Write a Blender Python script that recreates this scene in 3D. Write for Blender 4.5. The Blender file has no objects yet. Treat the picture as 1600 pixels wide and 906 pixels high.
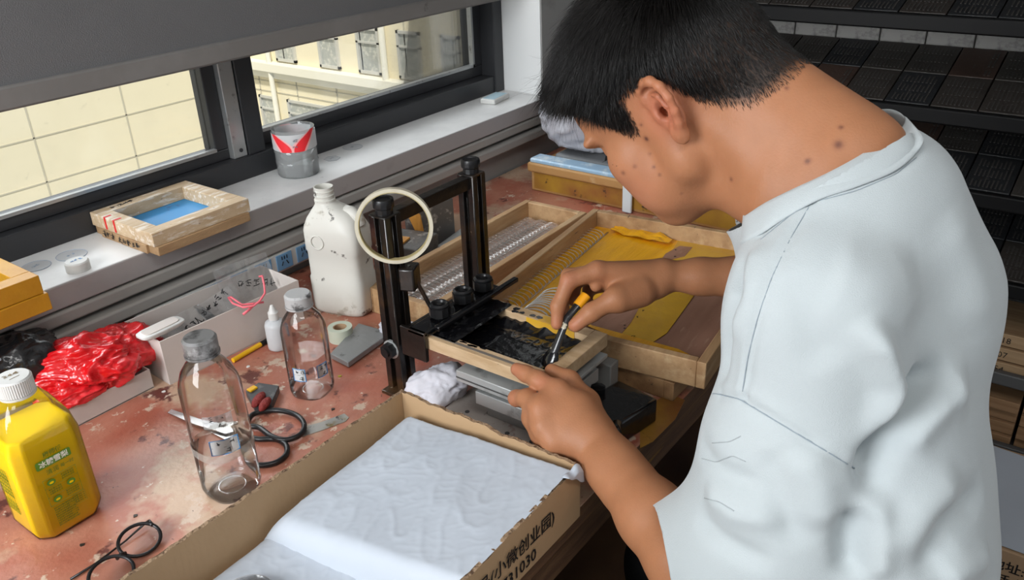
import bpy, bmesh, math, random
import numpy as np
from mathutils import Vector, Matrix, Euler
random.seed(7); rng = np.random.default_rng(7)
PI = math.pi
COL = bpy.context.scene.collection
TT = 0.75            # height of the table top above the floor; everything below is written with z = 0 on the table top

# ---------------------------------------------------------------- camera
FPX = 1324.0
CR = np.array([[0.5915913233862653, 0.3784355910323819, -0.7119032304562601],
               [-0.8055305092168807, 0.24045686842294944, -0.541572795798516],
               [-0.033768399649377306, 0.8938495387190174, 0.44709361135775555]])
CAM = np.array([0.0, 0.0, 0.72])
cam_d = bpy.data.cameras.new('camera'); cam = bpy.data.objects.new('camera', cam_d); COL.objects.link(cam)
cam_d.sensor_width = 36; cam_d.lens = FPX / 1600 * 36; cam_d.clip_start = 0.02; cam_d.clip_end = 100
M4 = Matrix([list(CR[0]) + [0], list(CR[1]) + [0], list(CR[2]) + [0], [0, 0, 0, 1]])
cam.matrix_world = Matrix.Translation(Vector(CAM)) @ M4
sc = bpy.context.scene; sc.camera = cam
# ---------------------------------------------------------------- world, sun, lamps, exposure
sc.view_settings.view_transform = 'Standard'; sc.view_settings.look = 'None'
sc.view_settings.gamma = 1; sc.view_settings.use_curve_mapping = False
sc.view_settings.exposure = 0.33
sc.cycles.transparent_max_bounces = 24
w = bpy.data.worlds.new('world'); sc.world = w; w.use_nodes = True
bg = w.node_tree.nodes['Background']; bg.inputs[0].default_value = (0.86, 0.93, 1.0, 1); bg.inputs[1].default_value = 0.42
sun_d = bpy.data.lights.new('sun', 'SUN'); sun = bpy.data.objects.new('sun', sun_d); COL.objects.link(sun)
sun_d.energy = 3.3; sun_d.angle = math.radians(3); sun_d.color = (1, .95, .85)
sun.rotation_euler = Vector((0.45, 0.42, -0.79)).to_track_quat('-Z', 'Y').to_euler(); sun.location = (0, 0, 6)
def area(name, loc, target, size, size_y, energy, color=(1, 1, 1)):
    d = bpy.data.lights.new(name, 'AREA'); o = bpy.data.objects.new(name, d); COL.objects.link(o)
    d.shape = 'RECTANGLE'; d.size = size; d.size_y = size_y; d.energy = energy; d.color = color
    o.location = loc; o.rotation_euler = (Vector(target) - Vector(loc)).to_track_quat('-Z', 'Y').to_euler()
    return o
area('ceiling_lamp_light', (-0.1, -0.5, 1.85), (0.3, 0.1, 0), 1.2, 0.3, 10.5, (1, .985, .96))
area('side_fill_light', (-1.25, 1.05, 0.95), (0.75, 0.55, 0.15), 1.3, 1.0, 56, (0.95, 0.98, 1.0))  # added fill lamp standing inside the room; there is no open side window
area('window_daylight', (1.1, 2.3, 1.2), (0.95, 1.0, 0.0), 2.2, 0.7, 42, (0.93, 0.97, 1.0))

# ---------------------------------------------------------------- locating helpers (table-top frame, metres)
def ray(px, py): return CR @ np.array([(px - 800) / FPX, -(py - 453) / FPX, -1.0])
def PZ(px, py, z): r = ray(px, py); return CAM + r * ((z - CAM[2]) / r[2])
def PY(px, py, y): r = ray(px, py); return CAM + r * (y / r[1])
def PX(px, py, x): r = ray(px, py); return CAM + r * (x / r[0])
def PD(px, py, d): return CAM + ray(px, py) * d

# ---------------------------------------------------------------- materials
MATS = {}
def mat(name, col, rough=.5, metal=0.0, bump=0.0, bs=60.0, col2=None, vs=6.0, lo=.35, hi=.65, det=4.0, stretch=None,
        trans=0.0, ior=1.45, spec=.5, coat=0.0, sss=0.0, emit=0.0, spots=None, sheen=0.0, dist=0.0, alpha=1.0):
    if name in MATS: return MATS[name]
    m = bpy.data.materials.new(name); m.use_nodes = True; MATS[name] = m
    nt = m.node_tree; N = nt.nodes; L = nt.links; b = N['Principled BSDF']
    def setc(c): return (c[0], c[1], c[2], 1)
    b.inputs['Base Color'].default_value = setc(col); b.inputs['Roughness'].default_value = rough
    b.inputs['Metallic'].default_value = metal; b.inputs['IOR'].default_value = ior
    b.inputs['Specular IOR Level'].default_value = spec; b.inputs['Transmission Weight'].default_value = trans
    b.inputs['Coat Weight'].default_value = coat; b.inputs['Alpha'].default_value = alpha
    if sheen: b.inputs['Sheen Weight'].default_value = sheen
    if sss:
        b.inputs['Subsurface Weight'].default_value = sss; b.inputs['Subsurface Radius'].default_value = (1, .35, .2)
        b.inputs['Subsurface Scale'].default_value = .006
    tc = N.new('ShaderNodeTexCoord'); vec = tc.outputs['Object']
    if stretch:
        mp = N.new('ShaderNodeMapping'); mp.inputs['Scale'].default_value = stretch; L.new(vec, mp.inputs[0]); vec = mp.outputs[0]
    cur = None
    if col2 is not None:
        n = N.new('ShaderNodeTexNoise'); n.inputs['Scale'].default_value = vs; n.inputs['Detail'].default_value = det
        n.inputs['Distortion'].default_value = dist; L.new(vec, n.inputs['Vector'])
        r = N.new('ShaderNodeValToRGB'); r.color_ramp.elements[0].position = lo; r.color_ramp.elements[1].position = hi
        r.color_ramp.elements[0].color = setc(col); r.color_ramp.elements[1].color = setc(col2)
        L.new(n.outputs['Fac'], r.inputs[0]); cur = r.outputs[0]; L.new(cur, b.inputs['Base Color'])
    for sp in (spots or []):     # (colour, scale, threshold, softness)
        n = N.new('ShaderNodeTexNoise'); n.inputs['Scale'].default_value = sp[1]; n.inputs['Detail'].default_value = 5
        n.inputs['Roughness'].default_value = .62
        L.new(vec, n.inputs['Vector'])
        off = N.new('ShaderNodeMapRange'); off.inputs[1].default_value = sp[2]; off.inputs[2].default_value = sp[2] + sp[3]
        L.new(n.outputs['Fac'], off.inputs[0])
        mx = N.new('ShaderNodeMix'); mx.data_type = 'RGBA'; L.new(off.outputs[0], mx.inputs[0])
        if cur is None: mx.inputs[6].default_value = setc(col)
        else: L.new(cur, mx.inputs[6])
        mx.inputs[7].default_value = setc(sp[0]); cur = mx.outputs[2]; L.new(cur, b.inputs['Base Color'])
    if bump:
        n = N.new('ShaderNodeTexNoise'); n.inputs['Scale'].default_value = bs; n.inputs['Detail'].default_value = 4
        L.new(vec, n.inputs['Vector']); bp = N.new('ShaderNodeBump'); bp.inputs['Strength'].default_value = bump
        bp.inputs['Distance'].default_value = .004; L.new(n.outputs['Fac'], bp.inputs['Height']); L.new(bp.outputs[0], b.inputs['Normal'])
    if emit: b.inputs['Emission Color'].default_value = setc(col); b.inputs['Emission Strength'].default_value = emit
    return m
def clear(name, tint=(1, 1, 1), edge=(.6, .62, .62), gloss=.12, rough=.03, haze=0.0, hazecol=(.8, .8, .8), tex=0.0, scale=40, bump=0.0, ior=1.36):
    """thin clear plastic or glass: sees through, reflects more and tints towards its edges"""
    if name in MATS: return MATS[name]
    m = bpy.data.materials.new(name); m.use_nodes = True; MATS[name] = m
    nt = m.node_tree; N = nt.nodes; L = nt.links; N.remove(N['Principled BSDF']); out = N['Material Output']
    lw = N.new('ShaderNodeLayerWeight'); lw.inputs[0].default_value = .35
    mc = N.new('ShaderNodeMix'); mc.data_type = 'RGBA'; mc.inputs[6].default_value = (*tint, 1); mc.inputs[7].default_value = (*edge, 1)
    pw = N.new('ShaderNodeMath'); pw.operation = 'POWER'; pw.inputs[1].default_value = 3.5; L.new(lw.outputs['Facing'], pw.inputs[0]); L.new(pw.outputs[0], mc.inputs[0])
    t = N.new('ShaderNodeBsdfTransparent'); L.new(mc.outputs[2], t.inputs[0])
    g = N.new('ShaderNodeBsdfGlossy'); g.inputs['Roughness'].default_value = rough
    ma = N.new('ShaderNodeMath'); ma.operation = 'MULTIPLY_ADD'; ma.use_clamp = True
    fr = N.new('ShaderNodeFresnel'); fr.inputs[0].default_value = ior; L.new(fr.outputs[0], ma.inputs[0]); ma.inputs[1].default_value = .9; ma.inputs[2].default_value = gloss * .05
    mx = N.new('ShaderNodeMixShader'); L.new(ma.outputs[0], mx.inputs[0]); L.new(t.outputs[0], mx.inputs[1]); L.new(g.outputs[0], mx.inputs[2])
    last = mx.outputs[0]
    if bump:
        n = N.new('ShaderNodeTexNoise'); n.inputs['Scale'].default_value = scale; n.inputs['Detail'].default_value = 3
        tc = N.new('ShaderNodeTexCoord'); L.new(tc.outputs['Object'], n.inputs['Vector'])
        bp = N.new('ShaderNodeBump'); bp.inputs['Strength'].default_value = bump; bp.inputs['Distance'].default_value = .003
        L.new(n.outputs['Fac'], bp.inputs['Height']); L.new(bp.outputs[0], g.inputs['Normal']); L.new(bp.outputs[0], fr.inputs['Normal'])
    if haze or tex:
        d = N.new('ShaderNodeBsdfDiffuse'); d.inputs[0].default_value = (*hazecol, 1)
        m2 = N.new('ShaderNodeMixShader'); m2.inputs[0].default_value = haze
        if tex:
            n = N.new('ShaderNodeTexNoise'); n.inputs['Scale'].default_value = scale; n.inputs['Detail'].default_value = 6
            tc = N.new('ShaderNodeTexCoord'); L.new(tc.outputs['Object'], n.inputs['Vector'])
            mr = N.new('ShaderNodeMapRange'); mr.inputs[1].default_value = .5; mr.inputs[2].default_value = .75
            mr.inputs[3].default_value = haze; mr.inputs[4].default_value = min(1, haze + tex); L.new(n.outputs['Fac'], mr.inputs[0]); L.new(mr.outputs[0], m2.inputs[0])
        L.new(last, m2.inputs[1]); L.new(d.outputs[0], m2.inputs[2]); last = m2.outputs[0]
    L.new(last, out.inputs[0])
    return m

# ---------------------------------------------------------------- mesh helpers
class MB:
    def __init__(s): s.v = []; s.f = []
    def add(s, vs, fs):
        k = len(s.v); s.v += [tuple(float(c) for c in p) for p in vs]; s.f += [tuple(i + k for i in f) for f in fs]; return s
    def box(s, lo, hi, rz=0.0, org=None):
        x0, y0, z0 = lo; x1, y1, z1 = hi
        vs = [(x0, y0, z0), (x1, y0, z0), (x1, y1, z0), (x0, y1, z0), (x0, y0, z1), (x1, y0, z1), (x1, y1, z1), (x0, y1, z1)]
        if rz:
            ox, oy = org if org else ((x0 + x1) / 2, (y0 + y1) / 2); c, q = math.cos(rz), math.sin(rz)
            vs = [(ox + (x - ox) * c - (y - oy) * q, oy + (x - ox) * q + (y - oy) * c, z) for x, y, z in vs]
        return s.add(vs, [(0, 3, 2, 1), (4, 5, 6, 7), (0, 1, 5, 4), (1, 2, 6, 5), (2, 3, 7, 6), (3, 0, 4, 7)])
    def prism(s, pts, z0, z1):
        n = len(pts); a = sum(pts[i][0] * pts[(i + 1) % n][1] - pts[(i + 1) % n][0] * pts[i][1] for i in range(n))
        if a < 0: pts = pts[::-1]
        vs = [(x, y, z0) for x, y in pts] + [(x, y, z1) for x, y in pts]
        return s.add(vs, [tuple(range(n))[::-1], tuple(range(n, 2 * n))] + [(i, (i + 1) % n, n + (i + 1) % n, n + i) for i in range(n)])
    def rings(s, rs, cap0=True, cap1=True, closed=False):
        """rs: list of equally long point rings"""
        n = len(rs[0]); k = len(s.v)
        for r in rs: s.v += [tuple(float(c) for c in p) for p in r]
        m = len(rs)
        for i in range(m if closed else m - 1):
            a, b = i * n, ((i + 1) % m) * n
            for j in range(n): s.f.append((k + a + j, k + a + (j + 1) % n, k + b + (j + 1) % n, k + b + j))
        if not closed:
            if cap0: s.f.append(tuple(k + j for j in range(n))[::-1])
            if cap1: s.f.append(tuple(k + (m - 1) * n + j for j in range(n)))
        return s
    def lathe(s, prof, c=(0, 0), n=32, cap0=True, cap1=True):
        return s.rings([[(c[0] + r * math.cos(2 * PI * j / n), c[1] + r * math.sin(2 * PI * j / n), z) for j in range(n)] for r, z in prof], cap0, cap1)
    def tube(s, path, r, n=8, closed=False, cap=True, flat=1.0, up=(0, 0, 1)):
        path = [Vector(p) for p in path]; m = len(path); rs = []
        rr = r if isinstance(r, (list, tuple)) else [r] * m
        t0 = (path[1] - path[0]).normalized(); u = Vector(up)
        if abs(u.dot(t0)) > .95: u = Vector((1, 0, 0))
        u = (u - t0 * u.dot(t0)).normalized()
        for i in range(m):
            if closed: t = (path[(i + 1) % m] - path[i - 1])
            else: t = path[min(i + 1, m - 1)] - path[max(i - 1, 0)]
            if t.length < 1e-9: t = t0
            t = t.normalized(); u = (u - t * u.dot(t))
            u = u.normalized() if u.length > 1e-6 else Vector((0, 0, 1)); v = t.cross(u)
            rs.append([path[i] + (v * math.cos(2 * PI * j / n) + u * math.sin(2 * PI * j / n) * flat) * rr[i] for j in range(n)])
        return s.rings(rs, cap, cap, closed)
    def cyl(s, a, b, r, n=24, r2=None): return s.tube([a, b], [r, r if r2 is None else r2], n)
    def grid(s, fn, nu, nv):
        vs = [fn(i / nu, j / nv) for j in range(nv + 1) for i in range(nu + 1)]
        return s.add(vs, [(j * (nu + 1) + i, j * (nu + 1) + i + 1, (j + 1) * (nu + 1) + i + 1, (j + 1) * (nu + 1) + i) for j in range(nv) for i in range(nu)])
def wmat(o):
    m = Matrix.Identity(4)
    while o is not None:
        m = Matrix.LocRotScale(o.location, o.rotation_euler, o.scale) @ m; o = o.parent
    return m
def meta(o, label=None, cat=None, group=None, kind=None):
    if label: o['label'] = label
    if cat: o['category'] = cat
    if group: o['group'] = group
    if kind: o['kind'] = kind
    return o
def empty(name, loc, rz=0.0, label=None, cat=None, group=None, kind=None):
    o = bpy.data.objects.new(name, None); COL.objects.link(o); o.location = loc; o.rotation_euler = (0, 0, rz); o.empty_display_size = .02
    return meta(o, label, cat, group, kind)
def obj(name, mb, m, parent=None, smooth=False, bevel=0.0, world=True, label=None, cat=None, group=None, kind=None, solid=0.0, sub=0, org=None, seg=2, auto=None):
    """one mesh object; vertices are given in the table frame (world=True) or in the parent's frame"""
    if isinstance(mb, MB):
        v, f = mb.v, mb.f
    else: v, f = mb
    if parent is not None and world:
        im = wmat(parent).inverted(); v = [tuple(im @ Vector(p)) for p in v]
    if parent is None and org is not None:
        v = [(p[0] - org[0], p[1] - org[1], p[2] - org[2]) for p in v]
    me = bpy.data.meshes.new(name); me.from_pydata([tuple(p) for p in v], [], [tuple(x) for x in f]); me.validate(); me.update()
    o = bpy.data.objects.new(name, me); COL.objects.link(o)
    if parent is not None: o.parent = parent
    elif org is not None: o.location = org
    for q in (m if isinstance(m, (list, tuple)) else [m]): me.materials.append(q)
    if solid: 
        md = o.modifiers.new('solid', 'SOLIDIFY'); md.thickness = solid; md.offset = 0
    if bevel:
        md = o.modifiers.new('bevel', 'BEVEL'); md.width = bevel; md.segments = seg; md.limit_method = 'ANGLE'; md.angle_limit = .6
    if sub:
        md = o.modifiers.new('sub', 'SUBSURF'); md.levels = sub; md.render_levels = sub
    if smooth or sub: me.polygons.foreach_set('use_smooth', [True] * len(me.polygons))
    if smooth and auto is not None or (bevel and not smooth):
        me.polygons.foreach_set('use_smooth', [True] * len(me.polygons))
        try:
            me.set_sharp_from_angle(angle=auto if auto is not None else .6)
        except Exception: pass
    return meta(o, label, cat, group, kind)
def kids(o): return [c for c in bpy.data.objects if c.parent == o]
def dup(root, loc, rz=None, label=None, group=None):
    ch = kids(root); r = root.copy(); COL.objects.link(r); r.location = loc
    if rz is not None: r.rotation_euler = (0, 0, rz)
    if label: r['label'] = label
    if group: r['group'] = group
    for c in ch:
        k = c.copy(); COL.objects.link(k); k.parent = r
        for g in kids(c):
            q = g.copy(); COL.objects.link(q); q.parent = k
    return r
def text_geo(body, size, bold=0.0):
    cu = bpy.data.curves.new('t', 'FONT'); cu.body = body; cu.size = size; cu.extrude = .00008; cu.offset = bold; cu.resolution_u = 2
    cu.align_x = 'LEFT'; o = bpy.data.objects.new('t', cu); COL.objects.link(o)
    dg = bpy.context.evaluated_depsgraph_get(); dg.update(); me = bpy.data.meshes.new_from_object(o.evaluated_get(dg))
    v = [tuple(p.co) for p in me.vertices]; f = [tuple(p.vertices) for p in me.polygons]
    bpy.data.objects.remove(o); bpy.data.curves.remove(cu); bpy.data.meshes.remove(me)
    return v, f
def place_text(mb, body, size, org, xd, yd, bold=0.0, lift=.0004, squash=1.0):
    v, f = text_geo(body, size, bold); X = Vector(xd).normalized(); Y = Vector(yd); Y = (Y - X * Y.dot(X)).normalized(); Zd = X.cross(Y)
    O = Vector(org) + Zd * lift
    mb.add([O + X * p[0] * squash + Y * p[1] + Zd * p[2] for p in v], f); return mb
def scribble(mb, n, size, org, xd, yd, r=.0006, seed=1, lift=.0005, dens=4):
    """hand-written marks: n characters of short strokes"""
    q = random.Random(seed); X = Vector(xd).normalized(); Y = Vector(yd); Y = (Y - X * Y.dot(X)).normalized(); O = Vector(org) + X.cross(Y) * lift
    for i in range(n):
        for k in range(dens):
            if q.random() < .5: a = (q.uniform(0, .25), q.uniform(.1, .9)); b = (q.uniform(.55, .85), a[1] + q.uniform(-.15, .25))
            else: a = (q.uniform(.1, .8), q.uniform(.6, 1)); b = (a[0] + q.uniform(-.3, .2), q.uniform(0, .4))
            c = ((a[0] + b[0]) / 2 + q.uniform(-.12, .12), (a[1] + b[1]) / 2 + q.uniform(-.1, .1))
            mb.tube([O + X * (i + p[0]) * size + Y * p[1] * size for p in (a, c, b)], r, 4)
    return mb
# ================================================================ the setting
m_wall = mat('wall_paint', (.30, .295, .285), .75, bump=.15, bs=80, spots=[((.24, .235, .225), 6, .58, .12)])
m_reveal = mat('reveal_paint', (.72, .73, .73), .7, bump=.1, bs=60)
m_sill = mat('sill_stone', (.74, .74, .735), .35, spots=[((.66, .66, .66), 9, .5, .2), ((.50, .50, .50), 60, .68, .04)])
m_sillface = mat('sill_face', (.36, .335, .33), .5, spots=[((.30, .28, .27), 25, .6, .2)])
m_floor = mat('floor_tile', (.16, .13, .11), .6, col2=(.09, .075, .065), vs=5, bump=.1)
m_ceil = mat('ceiling_paint', (.75, .75, .74), .8)
m_frame = mat('window_aluminium', (.030, .031, .034), .38, spec=.5, bump=.03, bs=30)
m_alu = mat('bare_aluminium', (.42, .43, .43), .35, metal=.7, spots=[((.25, .25, .24), 60, .6, .1)])
m_glass = clear('window_glass', (.985, .99, .985), (.85, .9, .9), gloss=.1, haze=.015, hazecol=(.9, .9, .9))
def struct(name, mb, m, parent=None, **k):
    return obj(name, mb, m, parent, kind=None if parent else 'structure', **k)
YW = 1.30; YF = 1.44; SZ = .165
struct('floor', MB().box((-2.5, -3.0, -.80), (3.6, 1.6, -.75)), m_floor)
struct('ceiling', MB().box((-2.5, -3.0, 1.95), (3.6, 1.62, 2.05)), m_ceil)
wb = MB().box((-2.5, YW, -.75), (3.6, 1.6, SZ - .04)).box((1.88, YW, SZ - .04), (3.6, 1.47, 1.95)).box((-2.5, YW, 1.25), (1.88, 1.6, 1.95))
struct('wall_left', wb, m_wall)
struct('wall_back', MB().box((2.62, -3.0, -.75), (2.72, YW, 1.95)), m_wall)
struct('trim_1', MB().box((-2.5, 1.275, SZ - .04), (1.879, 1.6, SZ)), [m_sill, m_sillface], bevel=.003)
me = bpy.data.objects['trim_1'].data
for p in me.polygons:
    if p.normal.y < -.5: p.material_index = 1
struct('trim_2', MB().box((1.875, YW + .002, SZ), (1.885, 1.47, 1.25)), m_reveal)
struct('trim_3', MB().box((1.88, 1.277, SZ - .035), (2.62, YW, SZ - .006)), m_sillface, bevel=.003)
# grey cable trunking running along the wall under the sill
m_trunk = mat('trunking', (.33, .315, .295), .5)
struct('trim_4', MB().box((-2.5, 1.272, .100), (2.62, 1.299, .122)).box((-2.5, 1.262, .070), (2.62, 1.299, .092)), m_trunk, bevel=.004)
# ---- window_1: dark aluminium sliding window
fw = MB()
zt = 1.25
fw.box((-2.5, YF - .01, SZ), (1.874, YF + .12, SZ + .045))            # sill rail
fw.box((-2.5, YF - .01, zt - .05), (1.874, YF + .12, zt))
fw.box((1.835, YF - .015, SZ), (1.874, YF + .075, zt))
fw.box((1.020, YF - .005, SZ + .045), (1.062, YF + .03, zt - .05))    # central stile
win = struct('window_1', fw, m_frame, bevel=.002)
sh = MB()
sh.box((-2.5, YF + .012, SZ + .045), (.985, YF + .05, .232)).box((.955, YF + .012, .232), (.985, YF + .05, zt - .05)).box((-2.5, YF + .012, zt - .1), (.955, YF + .05, zt - .05))
struct('window_sash', sh, m_frame, win, bevel=.002)
struct('sash_seal', MB().box((-2.5, YF + .008, .232), (.955, YF + .018, .238)), m_alu, win)
struct('sash_strip', MB().box((.985, YF - .002, SZ + .045), (1.018, YF + .02, zt - .05)), m_alu, win, bevel=.002)
s2 = MB()
s2.box((1.062, YF + .03, SZ + .045), (1.835, YF + .07, .238)).box((1.062, YF + .03, .238), (1.076, YF + .07, zt - .1)).box((1.800, YF + .03, .238), (1.835, YF + .07, zt - .1)).box((1.062, YF + .03, zt - .12), (1.835, YF + .07, zt - .05))
struct('window_sash', s2, m_frame, win, bevel=.002)
struct('sash_seal', MB().box((1.076, YF + .026, .238), (1.80, YF + .04, .245)).box((1.793, YF + .026, .238), (1.80, YF + .04, zt - .12)), m_alu, win)
struct('pane', MB().box((-2.5, YF + .028, .235), (.955, YF + .034, zt - .1)), m_glass, win)
struct('pane', MB().box((1.076, YF + .048, .24), (1.80, YF + .054, zt - .12)), m_glass, win)
for sx, sz in ((1.003, .225),):
    struct('screw', MB().cyl((sx, YF - .004, sz), (sx, YF + .002, sz), .004, 12), m_frame, win)

# ---- roller blind
m_blind = mat('blind_fabric', (.150, .150, .153), .85, bump=.25, bs=500, spots=[((.13, .13, .133), 3, .5, .3)])
m_bar = mat('blind_bar', (.20, .19, .18), .6, spots=[((.10, .09, .085), 14, .66, .06), ((.24, .23, .22), 5, .5, .2)])
rb = empty('roller_blind', (.2, 1.335, 1.2), label='dark grey roller blind hanging over the upper part of the window', cat='blind')
obj('blind_fabric', MB().box((-2.3, 1.335, .455), (1.79, 1.338, 1.2)), m_blind, rb)
obj('bottom_rail', MB().box((-2.3, 1.328, .424), (1.79, 1.345, .459)), m_bar, rb, bevel=.004)
obj('roller_tube', MB().cyl((-2.3, 1.35, 1.2), (1.79, 1.35, 1.2), .025), m_bar, rb)

# ---- buildings outside
def tiled(name, col, joint, sx, sy, sz, axis):
    m = mat(name, col, .8, spots=[(tuple(c * .93 for c in col), 1.2, .5, .2), (tuple(c * .88 for c in col), 9, .62, .1)])
    return m
m_fac = tiled('facade_tile', (.84, .78, .60), None, 1, 1, 1, 'x')
m_fac2 = mat('facade_render', (.86, .79, .60), .8, spots=[((.80, .73, .56), .9, .5, .25)])
m_joint = mat('tile_joint', (.56, .53, .43), .9)
m_ofr = mat('outside_window_frame', (.55, .55, .52), .5)
m_opane = mat('outside_pane', (.42, .44, .42), .3, spots=[((.62, .62, .57), 22, .5, .1), ((.32, .34, .33), 3, .5, .2)])
m_ledge = mat('ledge', (.86, .84, .74), .7)
bl = empty('exterior_building', (4.5, 9.0, -7), label='beige tiled building facade filling the left window pane', cat='building', group=None)
obj('wall', MB().box((-6, 9.0, -7), (6.49, 9.4, 2.6)), m_fac, bl)
jt = MB()
x = 3.86 - 1.03 * 9
while x < 6.5: jt.box((x - .009, 8.994, -7), (x + .009, 9.01, 2.6)); x += 1.03
z = -2.07 - .47 * 10
while z < 2.6: jt.box((-6, 8.994, z - .007), (6.48, 9.01, z + .007)); z += .47
obj('tile_joint', jt, m_joint, bl)
wg = empty('exterior_building', (6.5, 4.5, -7), label='beige building wing with rows of windows seen through the right pane', cat='building')
obj('wall', MB().box((6.53, 1.0, -7), (6.93, 8.98, 2.6)).box((6.5, 1.0, -7), (6.53, 8.98, 2.6)), m_fac2, wg)
obj('ledge', MB().box((6.38, 1.0, -1.36), (6.5, 8.98, -1.25)).box((6.43, 1.0, -1.44), (6.5, 8.98, -1.36)), m_ledge, wg, bevel=.01)
jt = MB()
for z in (-1.5, -1.62): jt.box((6.492, 1, z - .006), (6.51, 8.98, z + .006))
for k in range(12): jt.box((6.492, 1.2 + k * .68, -1.7), (6.51, 1.215 + k * .68, -1.44))
for k in range(5): jt.box((6.492, 5.55 + .65 * k - .008, -1.24), (6.51, 5.55 + .65 * k + .008, 2.2))
obj('tile_joint', jt, m_joint, wg)
for (y0, y1) in ((8.10, 8.45), (7.86, 8.1)): pass
wins = [(8.27, 7.93), (7.52, 7.20), (6.90, 6.56), (6.30, 5.98), (5.70, 5.46), (4.5, 4.2)]
for lvl, (za, zb) in enumerate(((-1.23, -.74), (-2.35, -1.68), (-.3, .3), (.7, 1.3))):
    for (ya, yb) in (wins if lvl != 1 else [(8.72, 8.42), (8.2, 7.35), (7.1, 6.3), (6.0, 5.3)]):
        f = MB().box((6.47, yb, za), (6.51, yb + .03, zb)).box((6.47, ya - .03, za), (6.51, ya, zb)).box((6.47, yb, za), (6.51, ya, za + .03)).box((6.47, yb, zb - .03), (6.51, ya, zb)).box((6.47, yb, zb - .17), (6.51, ya, zb - .15))
        fo = obj('window', f, m_ofr, wg)
        obj('pane', MB().box((6.492, yb + .03, za + .03), (6.50, ya - .03, zb - .03)), m_opane, fo)
obj('downpipe', MB().cyl((6.42, 6.45, -7), (6.42, 6.45, 2.6), .035), m_ledge, wg)
obj('downpipe', MB().cyl((6.42, 8.35, -7), (6.42, 8.35, 2.6), .03), m_ledge, wg)
m_gran = mat('speckled_granite', (.76, .70, .50), .7, spots=[((.45, .38, .24), 28, .53, .08), ((.86, .82, .66), 60, .6, .1)])
obj('facade_pillar', MB().box((6.445, 4.75, -6.99), (6.499, 5.40, 2.5)), m_gran, label='speckled stone pillar on the building wing outside, at the right edge of the window', cat='pillar', org=(6.3, 5.0, -6.99))

# ---------------------------------------------------------------- the shelving on the right
m_steel = mat('shelf_black_steel', (.004, .004, .0045), .5, spec=.3)
m_gsteel = mat('shelf_grey_steel', (.07, .07, .07), .5)
XS = 2.1
sf = empty('steel_shelf', (2.3, 0, -.75), label='black steel shelving rack of printing blocks behind the seated person', cat='shelf')
zs = [.78, .58, .36, .158, -.022, -.228]
for z in zs:
    obj('shelf_rail', MB().box((XS, -1.3, z), (XS + .02, 1.02, z + .036)), m_steel, sf, bevel=.004)
    obj('shelf_board', MB().box((XS + .02, -1.3, z), (XS + .48, 1.02, z + .012)), m_steel, sf)
for z in (-.46, -.66):
    obj('shelf_rail', MB().box((XS, -1.3, z), (XS + .02, 1.02, z + .034)), m_gsteel, sf, bevel=.004)
    obj('shelf_board', MB().box((XS + .02, -1.3, z), (XS + .48, 1.02, z + .012)), m_gsteel, sf)
for y in (-1.3, 1.0):
    for x in (XS + .02, XS + .46): obj('upright', MB().box((x, y, -.75), (x + .03, y + .03, 1.1)), m_steel, sf)
blockm = [mat('block_%s' % n, c, .42, spots=[(tuple(k * .7 for k in c), 20, .5, .2), ((.08, .077, .075), 70, .66, .05)], bump=.3, bs=120)
          for n, c in (('a', (.042, .036, .032)), ('b', (.060, .038, .030)), ('c', (.022, .023, .025)), ('d', (.048, .043, .038)))]
lightm = mat('block_light', (.38, .365, .345), .5, spots=[((.12, .115, .11), 30, .5, .2)], bump=.2, bs=90)
m_lead = mat('type_lines', (.055, .051, .048), .4)
brick = []
for j, bm in enumerate(blockm):
    mb = MB().box((0, 0, 0), (.150, .098, .022))
    r = empty('printing_block', (XS + .03, 0, -9), label='x', cat='printing block', group='dark printing blocks on the rack shelves')
    obj('base', mb, bm, r, world=False, bevel=.002, smooth=False)
    ln = MB()
    q = random.Random(j)
    for k in range(9):
        if j in (1,) and k > 1: break
        yy = .012 + k * .0088
        for s in range(3):
            a = .012 + s * .044; ln.box((a, yy, .022), (a + q.uniform(.02, .04), yy + .0035, .0232))
    obj('type_line', ln, m_lead, r, world=False)
    brick.append(r)
lr = empty('printing_block', (XS + .36, 0, -9), label='x', cat='printing block', group='pale blocks standing at the back of the rack')
obj('base', MB().box((0, 0, 0), (.03, .112, .158)), lightm, lr, world=False, bevel=.003)
obj('edge_strip', MB().box((-.002, .002, .0), (0, .110, .016)), m_lead, lr, world=False)
q = random.Random(3); used = set()
for li, z in enumerate(zs[1:]):
    for row in range(2):
        y = -.32
        while y < .80:
            j = q.choice([0, 0, 1, 2, 3, 2])
            lab = 'flat dark metal printing block lying on a shelf of the black rack'
            TL_ = .27; x = XS + .028 + row * .153 * math.cos(TL_); dz = z + .016 + row * .153 * math.sin(TL_)
            if j in used: dup(brick[j], (x, y, dz), label=lab)
            else: brick[j].location = (x, y, dz); brick[j].rotation_euler = (0, -TL_, 0); brick[j]['label'] = lab; used.add(j)
            y += .101
    y = -.32
    while y < .93:
        lab = 'pale upright block at the back of a shelf of the black rack'
        if not (li == 1 and y > .30) and z > -.2:
            if 'l' in used: dup(lr, (XS + .335, y, z + .0125), label=lab)
            else: lr.location = (XS + .335, y, z + .0125); lr['label'] = lab; used.add('l')
        y += .1145
obj('paper_bundle', MB().box((XS + .335, .43, .373), (XS + .40, .96, .545)), mat('bundle_paper', (.15, .13, .115), .7, bump=.3), label='long pale paper bundle at the back of the upper shelf', cat='bundle', bevel=.004, org=(XS + .4, .7, .36))
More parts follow.
